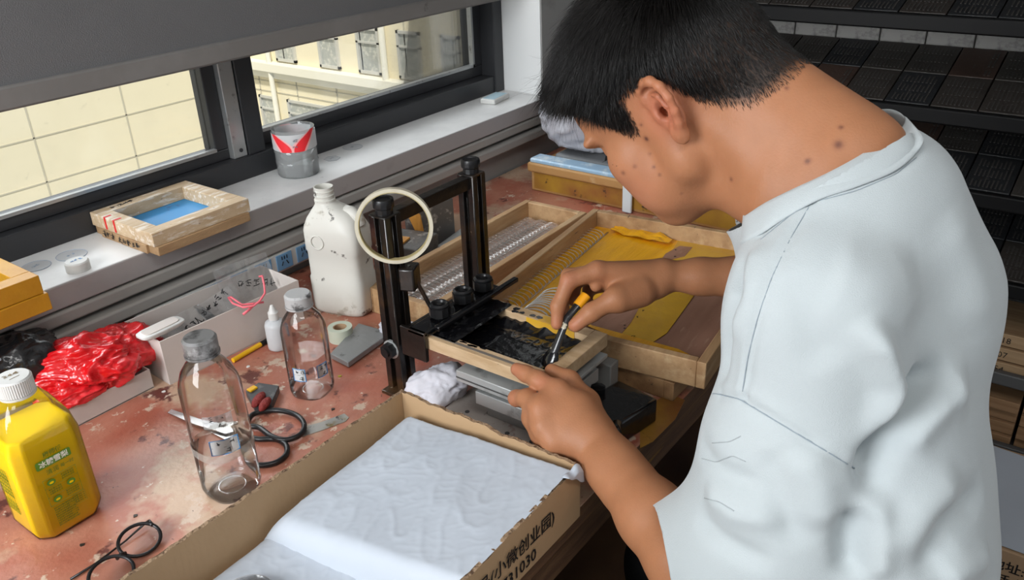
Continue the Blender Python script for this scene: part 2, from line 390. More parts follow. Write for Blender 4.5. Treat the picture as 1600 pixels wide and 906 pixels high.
for z in zs[1:]:
    c_, s_ = math.cos(.27), math.sin(.27); L_ = .312; x_, z_ = XS + .028, z + .0135
    obj('sloping_board', MB().add([(x_, -.34, z_), (x_ + L_ * c_, -.34, z_ + L_ * s_), (x_ + L_ * c_, .99, z_ + L_ * s_), (x_, .99, z_), (x_ + .002, -.34, z_ - .003 + .002), (x_ + L_ * c_ + .002, -.34, z_ + L_ * s_ - .006), (x_ + L_ * c_ + .002, .99, z_ + L_ * s_ - .006), (x_ + .002, .99, z_ - .001)], [(0, 1, 2, 3), (4, 7, 6, 5), (0, 4, 5, 1), (1, 5, 6, 2), (2, 6, 7, 3), (3, 7, 4, 0)]), m_steel, sf)
# wooden blocks with numbers on the lower shelves
m_wb = mat('block_wood', (.40, .27, .15), .7, col2=(.28, .17, .09), vs=4, stretch=(20, 1, 20), bump=.2)
m_wb2 = mat('block_wood_dark', (.22, .12, .055), .7, col2=(.32, .19, .1), vs=4, stretch=(20, 1, 20), bump=.2)
m_ink = mat('black_ink', (.006, .006, .007), .6)
first = None
nums = ['1928', '-9652', '1751', '9654', '2207', '3318']
k = 0
for z0, n, h in ((-.448, 3, .036), (-.648, 4, .034)):
    for c in range(5):
        for i in range(n):
            y = -.33 + c * .128; zz = z0 + .001 + i * h
            base = empty('wooden_block', (XS + .03 + .008 * ((k * 7) % 3), y, zz), label=('pale wooden block edge with pencilled number on the grey lower shelf' if h > .035 else 'brown wooden block in the pile on the bottom grey shelf'),
                         cat='wooden block', group=('numbered wooden blocks on the lower shelf' if h > .035 else 'brown wooden blocks on the bottom shelf'))
            obj('block', MB().box((0, 0, 0), (.2, .12, h - .003)), m_wb if h > .035 else m_wb2, base, world=False, bevel=.0015)
            if h > .035: obj('number', place_text(MB(), nums[k % 6], .022, (-.0002, .098, .008), (0, -1, 0), (0, 0, 1)), m_ink, base, world=False)
            k += 1
# ================================================================ the work table
from mathutils import noise as mnoise
m_table = mat('table_red_paint', (.36, .105, .066), .40, col2=(.47, .21, .14), vs=9, lo=.35, hi=.68, det=8, dist=.6, bump=.25, bs=90,
              spots=[((.52, .36, .25), 5.5, .535, .09), ((.56, .42, .32), 26, .60, .05), ((.14, .045, .035), 16, .60, .05), ((.62, .50, .40), 45, .66, .03), ((.03, .02, .02), 60, .70, .02)])
m_tside = mat('table_side_wood', (.10, .05, .028), .6, col2=(.17, .09, .045), vs=6, stretch=(1, 1, 12), bump=.3, spots=[((.30, .15, .03), 5, .60, .1)])
m_yel = mat('yellowed_wood', (.33, .19, .04), .45, col2=(.20, .10, .03), vs=8, bump=.3, spots=[((.03, .02, .02), 20, .62, .06)])
m_yel2 = mat('yellow_paint', (.42, .24, .03), .35, col2=(.25, .10, .03), vs=10, bump=.3, spots=[((.03, .02, .02), 25, .62, .06)])
tb = empty('work_table', (.7, .9, -.75), label='long wooden work table with worn red-brown painted top under the window', cat='table')
obj('tabletop', MB().box((-.75, .44, -.032), (2.05, 1.295, 0)), [m_table, m_tside], tb, bevel=.002)
tmp = [c for c in kids(tb)][0].data
for p in tmp.polygons:
    if p.normal.z < .5: p.material_index = 1
obj('apron', MB().box((-.72, .455, -.10), (2.02, .48, -.032)), m_tside, tb, bevel=.003)
obj('apron', MB().box((-.72, 1.25, -.10), (2.02, 1.28, -.032)), m_tside, tb, bevel=.003)
for x in (-.7, .62, 1.28, 1.95):
    for y in (.47, 1.22): obj('leg', MB().box((x, y, -.75), (x + .055, y + .055, -.032)), m_tside, tb, bevel=.004)
obj('stretcher', MB().box((-.66, .475, -.30), (.70, .51, -.245)), m_yel, tb, bevel=.003)
obj('stretcher', MB().box((-.66, .475, -.47), (2.0, .50, -.42)), m_yel, tb, bevel=.003)
obj('lower_shelf', MB().box((-.66, .50, -.44), (2.0, 1.22, -.425)), m_tside, tb)
obj('paint_patch', MB().prism([tuple(PZ(*p, .0005)[:2]) for p in ((1000, 640), (1045, 615), (1070, 625), (1055, 655), (1020, 690), (1000, 700))], 0.0, .0009), m_yel2, tb)
obj('blue_basin', MB().lathe([(.08, 0), (.115, .10), (.12, .105), (.112, .10), (.077, .006)], n=40), mat('blue_plastic', (.01, .13, .42), .35), label='blue plastic basin on the board under the work table', cat='basin', org=None, smooth=True)
bpy.data.objects['blue_basin'].location = (1.47, .74, -.4245)

# ---------------------------------------------------------------- long wooden trays
m_pine = mat('pine', (.52, .33, .17), .55, col2=(.38, .22, .105), vs=5, stretch=(1.2, 9, 9), det=6, bump=.25, bs=50, spots=[((.10, .06, .04), 14, .66, .06), ((.60, .42, .24), 4, .52, .2)])
m_pine2 = mat('pine_old', (.40, .235, .11), .55, col2=(.26, .14, .065), vs=5, stretch=(1.2, 9, 9), det=6, bump=.3, bs=50, spots=[((.06, .035, .03), 12, .64, .08)])
m_ply = mat('pink_ply', (.36, .19, .13), .5, col2=(.28, .14, .09), vs=8, stretch=(1, 6, 1), det=6, spots=[((.45, .28, .2), 12, .6, .1)])
m_plyl = mat('pale_ply', (.50, .31, .23), .3, col2=(.40, .23, .16), vs=7, det=5, coat=.4)
def tray(cx, cy, L, W, z0, z1, label, m, mf, t=.014, fz=.010, rz=0.0):
    r = empty('wooden_tray', (cx, cy, z0), rz, label=label, cat='tray'); H_ = z1 - z0
    for lo, hi in (((-L / 2, -W / 2), (L / 2, -W / 2 + t)), ((-L / 2, W / 2 - t), (L / 2, W / 2)), ((-L / 2, -W / 2 + t), (-L / 2 + t, W / 2 - t)), ((L / 2 - t, -W / 2 + t), (L / 2, W / 2 - t))):
        obj('rail', MB().box((*lo, 0), (*hi, H_)), m, r, world=False, bevel=.0015)
    obj('tray_floor', MB().box((-L / 2 + t, -W / 2 + t, .001), (L / 2 - t, W / 2 - t, fz)), mf, r, world=False)
    return r
tray(1.195, .970, .515, .158, 0.0002, .05, 'narrow pine tray holding clear plastic coils, nearest the wall', m_pine, m_plyl, rz=.02)
tray(1.197, .630, .485, .400, .036, .08, 'wide pine tray lined with yellow tape, under the outstretched arm', m_pine, m_ply, rz=.115)
tray(1.145, .622, .34, .345, 0.0002, .032, 'low old wooden tray underneath the wide yellow-taped tray', m_pine2, m_ply, t=.016)
obj('wood_batten', MB().box((1.35, .52, 0), (1.39, .84, .036)), m_pine2, label='wooden batten propping up the far end of the wide tray', cat='batten', bevel=.002, org=(1.35, .66, 0))
m_tape = mat('yellow_tape', (.92, .46, .010), .3, col2=(.78, .36, .008), vs=6, stretch=(1, 8, 1), bump=.3, bs=40, coat=.3)
m_tape2 = mat('yellow_tape_thin', (.70, .40, .03), .3, col2=(.52, .28, .03), vs=8, bump=.3, bs=50, coat=.3)
def strip(name, pts, z, m, label, cat='tape', th=.0006, group=None):
    pw = [tuple(PZ(*p, z)[:2]) for p in pts]; c = np.mean(pw, 0)
    return obj(name, MB().prism(pw, z - th, z), m, label=label, cat=cat, org=(c[0], c[1], z - th), group=group)
strip('tape_sheet', [(908, 350), (1064, 366), (1048, 400), (982, 450), (890, 500), (800, 478), (845, 430)], .0475, m_tape, 'bright yellow tape sheet on the floor of the wide tray')
strip('tape_sheet', [(1064, 368), (1150, 378), (1162, 392), (1100, 440), (1042, 520), (1004, 545), (955, 528), (1010, 462)], .0478, m_tape2, 'thin yellow tape strip with pen marks beside the outstretched wrist')
strip('tape_sheet', [(925, 508), (905, 498), (880, 492), (1000, 545), (1082, 556), (1060, 545)], .0486, m_tape, 'narrow yellow tape strip along the near edge of the wide tray')
strip('tape_sheet', [(800, 478), (790, 462), (890, 375), (912, 350), (845, 432)], .0480, m_tape2, 'dull yellow tape strip below the plastic coil in the wide tray')
strip('wood_patch', [(1040, 396), (1062, 384), (1082, 386), (1070, 400), (1030, 410)], .0484, m_ply, 'small pink wood square stuck among the yellow tape', 'wood patch')
strip('wood_patch', [(952, 500), (1000, 478), (985, 505), (965, 528), (930, 520)], .0484, m_ply, 'pink wood square between the tape strips below the wrist', 'wood patch')
sq = MB(); q = random.Random(5)
for k in range(16):
    px = 1050 - k * 5 + q.uniform(-12, 12); py = 390 + k * 9 + q.uniform(-3, 3)
    if 404 < py < 470: continue
    p = PZ(px, py, .0482); scribble(sq, 1, .006, p, (.3, -1, 0), (1, .3, 0), .0004, k, dens=3)
obj('pen_mark', sq, m_ink, label='pencilled marks written on the yellow tape in the wide tray', cat='writing')
def film(name, c, sx, sy, z, label, seed, m, amp=.01):
    def fn(u, v):
        x = (u - .5) * sx; y = (v - .5) * sy
        n = mnoise.noise(Vector((x * 40, y * 40, seed))) * .6 + abs(mnoise.noise(Vector((x * 90, y * 90, seed + 9)))) * .5
        return (x, y, max(.0005, amp * (n + .35)))
    return obj(name, MB().grid(fn, 40, 16), m, smooth=True, label=label, cat='tape', org=(0, 0, 0)), (c[0], c[1], z)
o, l = film('tape_scrap', (1.40, .735), .03, .13, .049, 'crumpled yellow tape scrap at the far end of the wide tray', 3, m_tape, .012); o.location = l
# clear spiral coils
m_coil = clear('coil_plastic', (.96, .95, .93), (.75, .72, .68), gloss=2.0, rough=.15, haze=.22, hazecol=(.85, .80, .74))
m_coilb = clear('coil_plastic_bright', (.93, .93, .91), (.8, .78, .75), gloss=3.0, rough=.15, haze=.55, hazecol=(.9, .88, .84))
def coil(x0, x1, y, z, r, pitch, label, rise=.007, bow=.011, wd=.0011, m=None):
    """comb of curved clear plastic teeth joined by a spine"""
    mb = MB(); n = int((x1 - x0) / pitch)
    for i in range(n):
        x = x0 + i * pitch + random.uniform(-.0006, .0006)
        path = [(x + bow * math.sin(a) ** 1.0, y + r * math.cos(a), z + .0012 + rise * math.sin(a) * (.8 + .2 * math.sin(i * .7))) for a in [PI * k / 10 for k in range(11)]]
        mb.tube(path, wd, 5, flat=.45)
    mb.box((x0 - .002, y - r - .002, z + .0004), (x1, y - r + .0015, z + .0018))
    return obj('plastic_coil', mb, m or m_coil, smooth=True, label=label, cat='plastic coil', org=(x0, y, z))
names = ['nearest the wall', 'second from the wall', 'third from the wall', 'beside the shared tray rail']
for i, y in enumerate((1.016, .985, .954, .923)):
    coil(.955, 1.425, y, .011, .0135, .0115, 'clear plastic comb binding in the narrow tray, row ' + names[i])
cl_ = coil(.975, 1.385, .785, .047, .028, .0125, 'long clear plastic comb binding along the left rail of the wide tray', bow=.014); cl_.rotation_euler = (0, 0, .115)
cl_ = coil(.985, 1.09, .715, .050, .030, .0095, 'short bright clear plastic comb binding next to the right fist', rise=.012, bow=.018, wd=.0015, m=m_coilb); cl_.rotation_euler = (0, 0, .115)
def sheet(c, sx, sy, z, label, seed):
    def fn(u, v):
        x = (u - .5) * sx; y = (v - .5) * sy
        return (x, y, .005 + .004 * abs(math.sin(y / .031 * PI)) + .0012 * math.sin(x * 546) * math.cos(y * 60))
    o = obj('plastic_film', MB().grid(fn, 240, 30), clear('film_clear', (.98, .975, .97), (.85, .83, .8), gloss=1.5, rough=.28, haze=.10, hazecol=(.9, .82, .76)), smooth=True, label=label, cat='film', org=(0, 0, 0))
    o.location = (c[0], c[1], z); return o
sheet((1.19, .968), .44, .115, .020, 'rippled clear plastic film lying over the coils in the narrow tray', 1)

# ---------------------------------------------------------------- taped box and bags at the far end
m_kraft = mat('kraft_card', (.40, .265, .155), .75, col2=(.36, .235, .135), vs=5, stretch=(1, 1, 1), bump=.12, bs=140)
m_kraftd = mat('kraft_old', (.45, .25, .09), .6, col2=(.35, .18, .06), vs=5, bump=.3, spots=[((.55, .38, .2), 8, .58, .1)])
m_bag = clear('poly_bag', (.80, .81, .84), (.55, .57, .60), gloss=.9, rough=.18, haze=.40, hazecol=(.72, .74, .78), tex=.35, scale=9, bump=.6)
m_blue = mat('pale_blue_film', (.30, .45, .60), .4, spots=[((.65, .72, .75), 30, .5, .2)])
bx = empty('cardboard_box', (1.8, .88, 0), label='taped brown cardboard box behind the trays with plastic bags on it', cat='box')
obj('box_body', MB().box((1.62, .60, 0), (1.98, 1.16, .066)), m_kraftd, bx, bevel=.004)
obj('yellow_tape', MB().box((1.6185, .60, .008), (1.6205, 1.15, .048)), m_yel2, bx)
obj('box_flap', MB().box((1.61, .615, .050), (1.64, 1.165, .074)), m_kraftd, bx, bevel=.005)
obj('blue_edge', MB().box((1.615, .74, .072), (1.66, 1.16, .084)), m_blue, bx, bevel=.004)
obj('grey_lining', MB().box((1.66, .63, .066), (1.95, 1.12, .09)), mat('grey_liner', (.10, .105, .11), .5), bx, bevel=.01)
m_strap = mat('white_strap', (.62, .68, .70), .4)
obj('packing_strap', MB().box((1.605, .872, .0), (1.612, .896, .082)).box((1.605, .872, .082), (1.72, .896, .096)), m_strap, bx, bevel=.003)
def crumple(name, c, rad, seed, m, label, cat, amp=.25, fr=2.2, ridge=.22, flat=None, n=5, rz=0, shape=None, kn=None):
    bm = bmesh.new(); bmesh.ops.create_icosphere(bm, subdivisions=n, radius=1)
    for v in bm.verts:
        d = v.co.normalized(); s = Vector((seed * 3.1, seed * 1.7, seed))
        w_ = Vector((mnoise.noise(d * 1.3 + s), mnoise.noise(d * 1.3 + s * 5), mnoise.noise(d * 1.3 + s * 7))) * .5
        r = 1 + amp * mnoise.noise(d * fr * .6 + s)
        for kf, am in ((fr * .75, .55), (fr * 1.5, .33), (fr * 3.1, .16), (fr * 6.3, .07)):
            rg = max(0, 1 - abs(mnoise.noise((d + w_) * kf + s * kf) * 2.6)); r += ridge * am * (rg * rg * (1.6 - rg) - .35)
        p = d * r
        if shape: p = shape(p)
        v.co = Vector((p.x * rad[0], p.y * rad[1], p.z * rad[2]))
        if flat is not None: v.co.z = max(v.co.z, -rad[2] * flat)
    zmin = min(v.co.z for v in bm.verts)
    for v in bm.verts: v.co.z -= zmin
    me = bpy.data.meshes.new(name); bm.to_mesh(me); bm.free()
    me.polygons.foreach_set('use_smooth', [True] * len(me.polygons)); me.materials.append(m)
    o = bpy.data.objects.new(name, me); COL.objects.link(o); o.location = c; o.rotation_euler = (0, 0, rz)
    return meta(o, label, cat)
m_bagfill = mat('bag_contents', (.42, .42, .46), .35, spots=[((.65, .66, .70), 7, .5, .15), ((.22, .22, .25), 12, .58, .1)], bump=.8, bs=22)
crumple('plastic_bag', (1.745, 1.085, .0905), (.085, .115, .10), 4, m_bagfill, 'white crinkled plastic bag on the taped box beside the wall', 'plastic bag', fr=1.6, ridge=.3, flat=.8, shape=lambda p: Vector((p.x, p.y + .25 * max(0, p.z) * -1 * .3, p.z * 1.05)))
crumple('plastic_bag', (1.74, .80, .0905), (.09, .075, .018), 6, mat('grey_bag', (.30, .36, .39), .3, bump=.6, bs=40), 'flat grey-blue plastic bag on the taped box behind the cheek', 'plastic bag', fr=2.5, ridge=.4, flat=.7)
obj('grey_bin', MB().rings([[(1.62, .50, 0), (1.80, .50, 0), (1.80, .585, 0), (1.62, .585, 0)], [(1.615, .495, .10), (1.805, .495, .10), (1.805, .59, .10), (1.615, .59, .10)]]), mat('blue_grey_plastic', (.13, .165, .19), .5), label='blue-grey plastic bin glimpsed below the chin', cat='bin', bevel=.004, org=(1.7, .54, 0))

# ---------------------------------------------------------------- things against the wall
m_white = mat('white_plastic', (.62, .62, .60), .35, spots=[((.5, .5, .48), 20, .6, .1)])
m_sock = mat('blue_socket', (.16, .32, .52), .4)
m_blk = mat('black_plastic', (.008, .008, .009), .35)
ps = empty('power_strip', (.95, 1.28, .026), label='white power strip with light blue sockets on the wall under the sill', cat='power strip')
obj('strip_body', MB().box((.62, 1.266, .026), (1.12, 1.299, .068)), m_white, ps, bevel=.004)
for x in (.72, .775, .83, .885, .935, .985, 1.035):
    sp = obj('socket', MB().box((x - .019, 1.264, .031), (x + .019, 1.268, .063)), m_sock, ps, bevel=.001)
    s = MB()
    for dx, zz, a in ((-.006, .056, 0), (0, .056, 0), (.006, .056, 0)): s.box((x + dx - .0009, 1.2633, zz - .004), (x + dx + .0009, 1.2645, zz + .003))
    for sg in (-1, 1):
        s.tube([(x + sg * .004, 1.2638, .048), (x + sg * .008, 1.2638, .040)], .0012, 4)
    obj('slot', s, m_blk, sp)
obj('power_plug', MB().cyl((1.035, 1.264, .047), (1.035, 1.232, .047), .020, 24, .017).cyl((1.035, 1.232, .047), (1.035, 1.225, .047), .012), m_blk, label='round black plug pushed into the white power strip', cat='plug', bevel=.002, org=(1.035, 1.264, .047), smooth=True, auto=.7)

# low white box (left) under the bags
m_card = mat('white_card', (.60, .545, .51), .6, spots=[((.52, .47, .44), 6, .55, .2)])
m_card_in = m_card
def open_box(name, x0, x1, y0, y1, z0, z1, m, t, label, rz=0):
    r = empty(name, ((x0 + x1) / 2, (y0 + y1) / 2, z0), 0, label=label, cat='box')
    r.rotation_euler.z = rz
    cx, cy = (x0 + x1) / 2, (y0 + y1) / 2
    X0, X1, Y0, Y1, Z1 = x0 - cx, x1 - cx, y0 - cy, y1 - cy, z1 - z0
    obj('base_panel', MB().box((X0, Y0, 0), (X1, Y1, t)), m, r, world=False)
    for nm, lo, hi in (('side_panel', (X0, Y0, 0), (X1, Y0 + t, Z1)), ('side_panel', (X0, Y1 - t, 0), (X1, Y1, Z1)), ('end_panel', (X0, Y0 + t, 0), (X0 + t, Y1 - t, Z1)), ('end_panel', (X1 - t, Y0 + t, 0), (X1, Y1 - t, Z1))):
        obj(nm, MB().box(lo, hi), m, r, world=False, bevel=.0006)
    return r
open_box('white_box', .30, .563, 1.148, 1.262, 0, .034, m_card, .002, 'low white card box under the red and black plastic bags')
open_box('white_box', .584, .852, 1.126, 1.236, 0, .079, m_card, .002, 'long open white card box holding clear plastic bags', rz=-.05)
m_red = mat('red_poly', (.62, .006, .010), .22, trans=.0, coat=.6, bump=.9, bs=45, spots=[((.85, .04, .05), 9, .52, .12)])
m_blackbag = mat('black_poly', (.012, .012, .013), .22, coat=.5, bump=.8, bs=50)
crumple('red_plastic_bag', (.515, 1.200, .031), (.088, .066, .046), 2, m_red, 'crumpled red plastic bag spilling over the low white box', 'plastic bag', amp=.35, fr=2.0, ridge=.36, flat=.55, n=6)
crumple('red_plastic_bag', (.455, 1.175, .033), (.060, .030, .018), 11, m_red, 'red plastic bag tail hanging behind the yellow drink bottle', 'plastic bag', amp=.3, fr=2.4, ridge=.4, flat=.6, n=5)
crumple('black_plastic_bag', (.420, 1.245, .035), (.080, .048, .060), 8, m_blackbag, 'folded black plastic bag propped on the low white box', 'plastic bag', amp=.25, fr=1.5, ridge=.35, flat=.6, n=5)
# clear bags inside the long box
m_pbag = clear('clear_bag', (.95, .95, .95), (.72, .72, .73), gloss=2.0, rough=.12, haze=.08, hazecol=(.8, .8, .8), bump=.25, scale=14)
def bag_sheet(c, w, h, rz, tilt, seed, label, txt=None):
    r = empty('clear_bag', c, rz, label=label, cat='plastic bag'); r.rotation_euler = (tilt, 0, rz)
    def fn(u, v):
        x = (u - .5) * w; y = v * h
        n = mnoise.noise(Vector((x * 14, y * 10, seed))) * .014 + (abs(mnoise.noise(Vector((x * 30, y * 22, seed + 5)))) - .2) * .004
        return (x, y, n)
    obj('film', MB().grid(fn, 40, 30), m_pbag, r, world=False, smooth=True)
    obj('film', MB().grid(lambda u, v: (fn(1 - u, v)[0], fn(1 - u, v)[1], -.006 - fn(u, 1 - v)[2] * .8), 40, 30), m_pbag, r, world=False, smooth=True)
    if txt: obj('writing', scribble(MB(), txt[0], txt[1], (txt[2], txt[3], .016), (1, txt[4], 0), (-txt[4], 1, 0), .0007, seed, dens=4), m_ink, r, world=False)
    return r
bag_sheet((.800, 1.178, .02), .105, .098, -.15, 1.15, 1, 'clear bag with black handwriting standing in the long white box', (5, .015, -.03, .055, -.3))
bag_sheet((.70, 1.150, .028), .14, .072, .10, .70, 2, 'clear bag with marker writing leaning in the long white box', (9, .0145, -.068, .020, .28))
bag_sheet((.625, 1.150, .045), .07, .06, .05, .35, 3, 'short clear bag at the near end of the long white box')
m_pink = mat('pink_rubber', (.80, .16, .20), .45)
pp = [PZ(x, y, z) for x, y, z in ((405, 432, .11), (410, 431, .112), (413, 446, .11), (414, 458, .10), (406, 470, .092), (396, 478, .088), (380, 480, .09), (364, 474, .092), (357, 465, .095), (361, 464, .096), (378, 476, .089), (398, 474, .085), (412, 472, .083))]
obj('pink_band', MB().tube(pp, .0018, 8).tube([PZ(399, 474, .086), PZ(388, 485, .084), PZ(380, 491, .082)], .0022, 8), m_pink, label='twisted pink rubber band on the bags in the long white box', cat='rubber band', smooth=True)
ld = empty('plastic_tray', tuple(PZ(252, 517, .084)), .02, label='small white plastic lid lying across the near end of the long white box', cat='lid')
obj('lid_plate', MB().rings([[(math.copysign(abs(math.cos(a)) ** .4, math.cos(a)) * .038 * s, math.copysign(abs(math.sin(a)) ** .5, math.sin(a)) * .016 * s, z) for a in [2 * PI * k / 32 for k in range(32)]] for s, z in ((.86, 0), (1, .004), (1, .007), (.94, .008))]), m_white, ld, world=False, smooth=True, auto=.6)
obj('lid_rim', MB().rings([[(math.copysign(abs(math.cos(a)) ** .4, math.cos(a)) * .03, math.copysign(abs(math.sin(a)) ** .5, math.sin(a)) * .011, z) for a in [2 * PI * k / 32 for k in range(32)]] for z in (.008, .0095)]), m_card, ld, world=False, smooth=True, auto=.6)

# ---------------------------------------------------------------- things on the sill
m_fr = mat('frame_pine', (.58, .44, .29), .6, col2=(.48, .34, .2), vs=5, stretch=(3, 12, 12), bump=.25, spots=[((.70, .62, .52), 9, .52, .1), ((.50, .05, .05), 18, .69, .02), ((.05, .04, .09), 22, .68, .03)])
m_frd = mat('frame_pine_dark', (.42, .27, .14), .6, col2=(.33, .20, .10), vs=5, stretch=(3, 12, 12), bump=.3)
m_bmesh = mat('blue_screen', (.03, .28, .62), .35, spots=[((.10, .05, .25), 14, .62, .08), ((.05, .40, .75), 6, .5, .2)])
m_redp = mat('red_paint', (.65, .02, .02), .5)
sfm = empty('silk_screen', (.765, 1.323, SZ), 0, label='wooden screen printing frame with blue mesh on the window sill', cat='printing frame')
x0, x1, y0, y1 = .668, .862, 1.240, 1.428; zb = SZ; zm = SZ + .016; zt2 = SZ + .040; t = .027
for lo, hi in (((x0, y0, zm), (x1, y0 + t, zt2)), ((x0, y1 - t, zm), (x1, y1, zt2)), ((x0, y0 + t, zm), (x0 + t, y1 - t, zt2)), ((x1 - t, y0 + t, zm), (x1, y1 - t, zt2))):
    obj('rail', MB().box(lo, hi), m_fr, sfm, bevel=.001)
for lo, hi in (((x0 + .003, y0 - .004, zb), (x1 - .006, y0 + t, zm)), ((x0 + .003, y1 - t, zb), (x1 - .006, y1 - .002, zm)), ((x0 - .002, y0 - .004 + t, zb), (x0 + t, y1 - t, zm)), ((x1 - t, y0 + t, zb), (x1 - .008, y1 - t, zm))):
    obj('lower_rail', MB().box(lo, hi), m_frd, sfm, bevel=.001)
obj('mesh', MB().box((x0 + t - .002, y0 + t - .002, zm - .001), (x1 - t + .002, y1 - t + .002, zm)), m_bmesh, sfm)
s = MB(); s.box((x0 - .0006, y1 - .05, zt2 - .022), (x0 + .012, y1 - .045, zt2 + .0005)).box((x0 - .0006, y1 - .078, zt2 - .022), (x0 + .014, y1 - .073, zt2 + .0005)); obj('red_mark', s, m_redp, sfm)
s = MB(); scribble(s, 3, .013, (x0 - .0035, y1 - .035, zb + .004), (0, -1, 0), (0, 0, 1), .0006, 4); scribble(s, 5, .013, (x0 - .0035, y1 - .085, zb + .003), (0, -1, 0), (0, 0, 1), .0006, 9)
scribble(s, 4, .012, (x0 + .03, y1 - .02, zt2), (1, 0, 0), (0, 1, 0), .0005, 3); obj('writing', s, m_ink, sfm)
m_yfr = mat('yellow_frame', (.58, .30, .015), .4, col2=(.45, .20, .01), vs=7, bump=.2, spots=[((.10, .05, .02), 14, .67, .03)])
yf = empty('silk_screen', (.40, 1.28, SZ), 0, label='yellow wooden printing frame at the left end of the sill', cat='printing frame')
x0, x1, y0, y1, zt2 = .26, .470, 1.206, 1.375, .220; zm = .192
for lo, hi in (((x0, y0, zm), (x1, y0 + t, zt2)), ((x0, y1 - t, zm), (x1, y1, zt2)), ((x0, y0 + t, zm), (x0 + t, y1 - t, zt2)), ((x1 - t, y0 + t, zm), (x1, y1 - t, zt2))):
    obj('rail', MB().box(lo, hi), m_yfr, yf, bevel=.001)
for lo, hi in (((x0, y0 - .003, SZ), (x1 + .004, y0 + t, zm - .0005)), ((x0, y1 - t, SZ), (x1 + .004, y1 - .002, zm - .0005)), ((x1 - t, y0 + t, SZ), (x1 + .004, y1 - t, zm - .0005))):
    obj('lower_rail', MB().box(lo, hi), m_yfr, yf, bevel=.001)
obj('mesh', MB().box((x0 + t, y0 + t, zm), (x1 - t, y1 - t, zm + .004)), mat('black_mesh', (.012, .012, .013), .4, bump=.4, bs=300), yf)
cp = empty('bottle_cap', tuple(PZ(123, 421, SZ)), 0, label='white plastic bottle cap lying on the window sill', cat='bottle cap')
obj('cap_shell', MB().lathe([(.0185, 0), (.0185, .014), (.0165, .016), (.001, .016)], n=48), m_white, cp, world=False, smooth=True, auto=.5)
obj('cap_print', scribble(MB(), 3, .007, (-.01, -.003, .0162), (1, 0, 0), (0, 1, 0), .0004, 2), mat('pale_blue_print', (.25, .40, .65), .5), cp, world=False)
m_stick = mat('sticker_film', (.56, .57, .585), .3)
for (px, py, r_, lab) in ((112, 399, .024, 'round clear sticker with blue marks beside the white cap'), (57, 416, .022, 'round clear sticker beside the yellow frame'), (551, 230, .022, 'round clear sticker on the sill past the canister'), (519, 248, .018, 'clear sticker on the sill nearest the canister')):
    c = PZ(px, py, SZ); sk = empty('sticker', tuple(c), .4, label=lab, cat='sticker')
    nn = 40 if r_ != .018 else 6
    obj('disc', MB().lathe([(r_, .0002), (r_, .0007)], n=nn), m_stick, sk, world=False)
    rg = MB(); rg.tube([(r_ * math.cos(2 * PI * k / nn), r_ * math.sin(2 * PI * k / nn), .0008) for k in range(nn)], .0004, 4, closed=True)
    scribble(rg, 2, .008, (-.008, -.003, .0008), (1, 0, 0), (0, 1, 0), .0003, int(px)); obj('printed_mark', rg, mat('sticker_ink', (.40, .42, .45), .6) if px > 200 else mat('sticker_blue', (.33, .42, .55), .6), sk, world=False)
cn = empty('plastic_canister', (1.084, 1.368, SZ), 0, label='clear plastic canister with red and white label on the sill', cat='canister')
m_can = clear('canister_plastic', (.95, .96, .96), (.75, .77, .78), gloss=.5, haze=.10, hazecol=(.9, .91, .91), ior=1.2)
m_canw = clear('canister_water', (.80, .82, .82), (.55, .57, .58), gloss=.3, haze=.12, hazecol=(.9, .91, .91))
H = .098
obj('canister_wall', MB().lathe([(.0405, .001), (.0425, .004), (.0425, .027), (.0435, .029), (.0425, .031), (.0425, .050), (.0435, .052), (.0425, .054), (.0425, H - .002), (.0435, H), (.0415, H), (.041, .004), (.0395, .0025)], n=64), m_can, cn, world=False, smooth=True, auto=.8)
obj('contents', MB().lathe([(.0405, .0045), (.0405, .047)], n=48), m_canw, cn, world=False, smooth=True, auto=.8)
lw_ = MB(); R_ = .0440
lw_.rings([[(R_ * math.cos(a), R_ * math.sin(a), z) for a in [2 * PI * k / 64 for k in range(64)]] for z in (.058, .092)], False, False)
obj('label', lw_, clear('label_film', (.85, .85, .86), (.7, .7, .7), gloss=.2, haze=.55, hazecol=(.85, .85, .86)), cn, world=False, smooth=True)
m_redl = mat('label_red', (.80, .03, .04), .4); m_pinkl = mat('label_pink', (.85, .42, .42), .4)
def swoosh(mb, a0, a1, z0, z1, wd, R_):
    n = 24; rows = []
    for i in range(n + 1):
        s = i / n; a = a0 + (a1 - a0) * (s ** 1.6); z = z0 + (z1 - z0) * s; ww = wd * (.55 + .75 * math.sin(PI * min(1, s * .75 + .25)))
        rows.append((a, z, ww))
    m_ = 8; mb.add([(R_ * math.cos(a + (c / m_ - .5) * ww), R_ * math.sin(a + (c / m_ - .5) * ww), z) for a, z, ww in rows for c in range(m_ + 1)], [(i * (m_ + 1) + c, i * (m_ + 1) + c + 1, (i + 1) * (m_ + 1) + c + 1, (i + 1) * (m_ + 1) + c) for i in range(n) for c in range(m_)])
va = math.atan2(-1.368, -1.084)   # direction of the viewer
for mm, R2, ww in ((m_pinkl, .0443, .62), (m_redl, .0446, .42)):
    for a_ in ((va + .16, va + 1.0, .057, .098, ww), (va - .42, va - 1.1, .057, .092, ww), (va + PI - .4, va + PI + .4, .068, .094, ww * 1.4)):
        s = MB(); swoosh(s, *a_, R2); obj('label_stripe', s, mm, cn, world=False, smooth=True)
s = MB(); e1 = (-math.sin(va), math.cos(va), 0)
scribble(s, 2, .006, (.0452 * math.cos(va + .28 - .38), .0452 * math.sin(va - .10), .078), e1, (0, 0, 1), .00045, 5); scribble(s, 2, .005, (.0452 * math.cos(va - .10), .0452 * math.sin(va - .10), .066), e1, (0, 0, 1), .0004, 7)
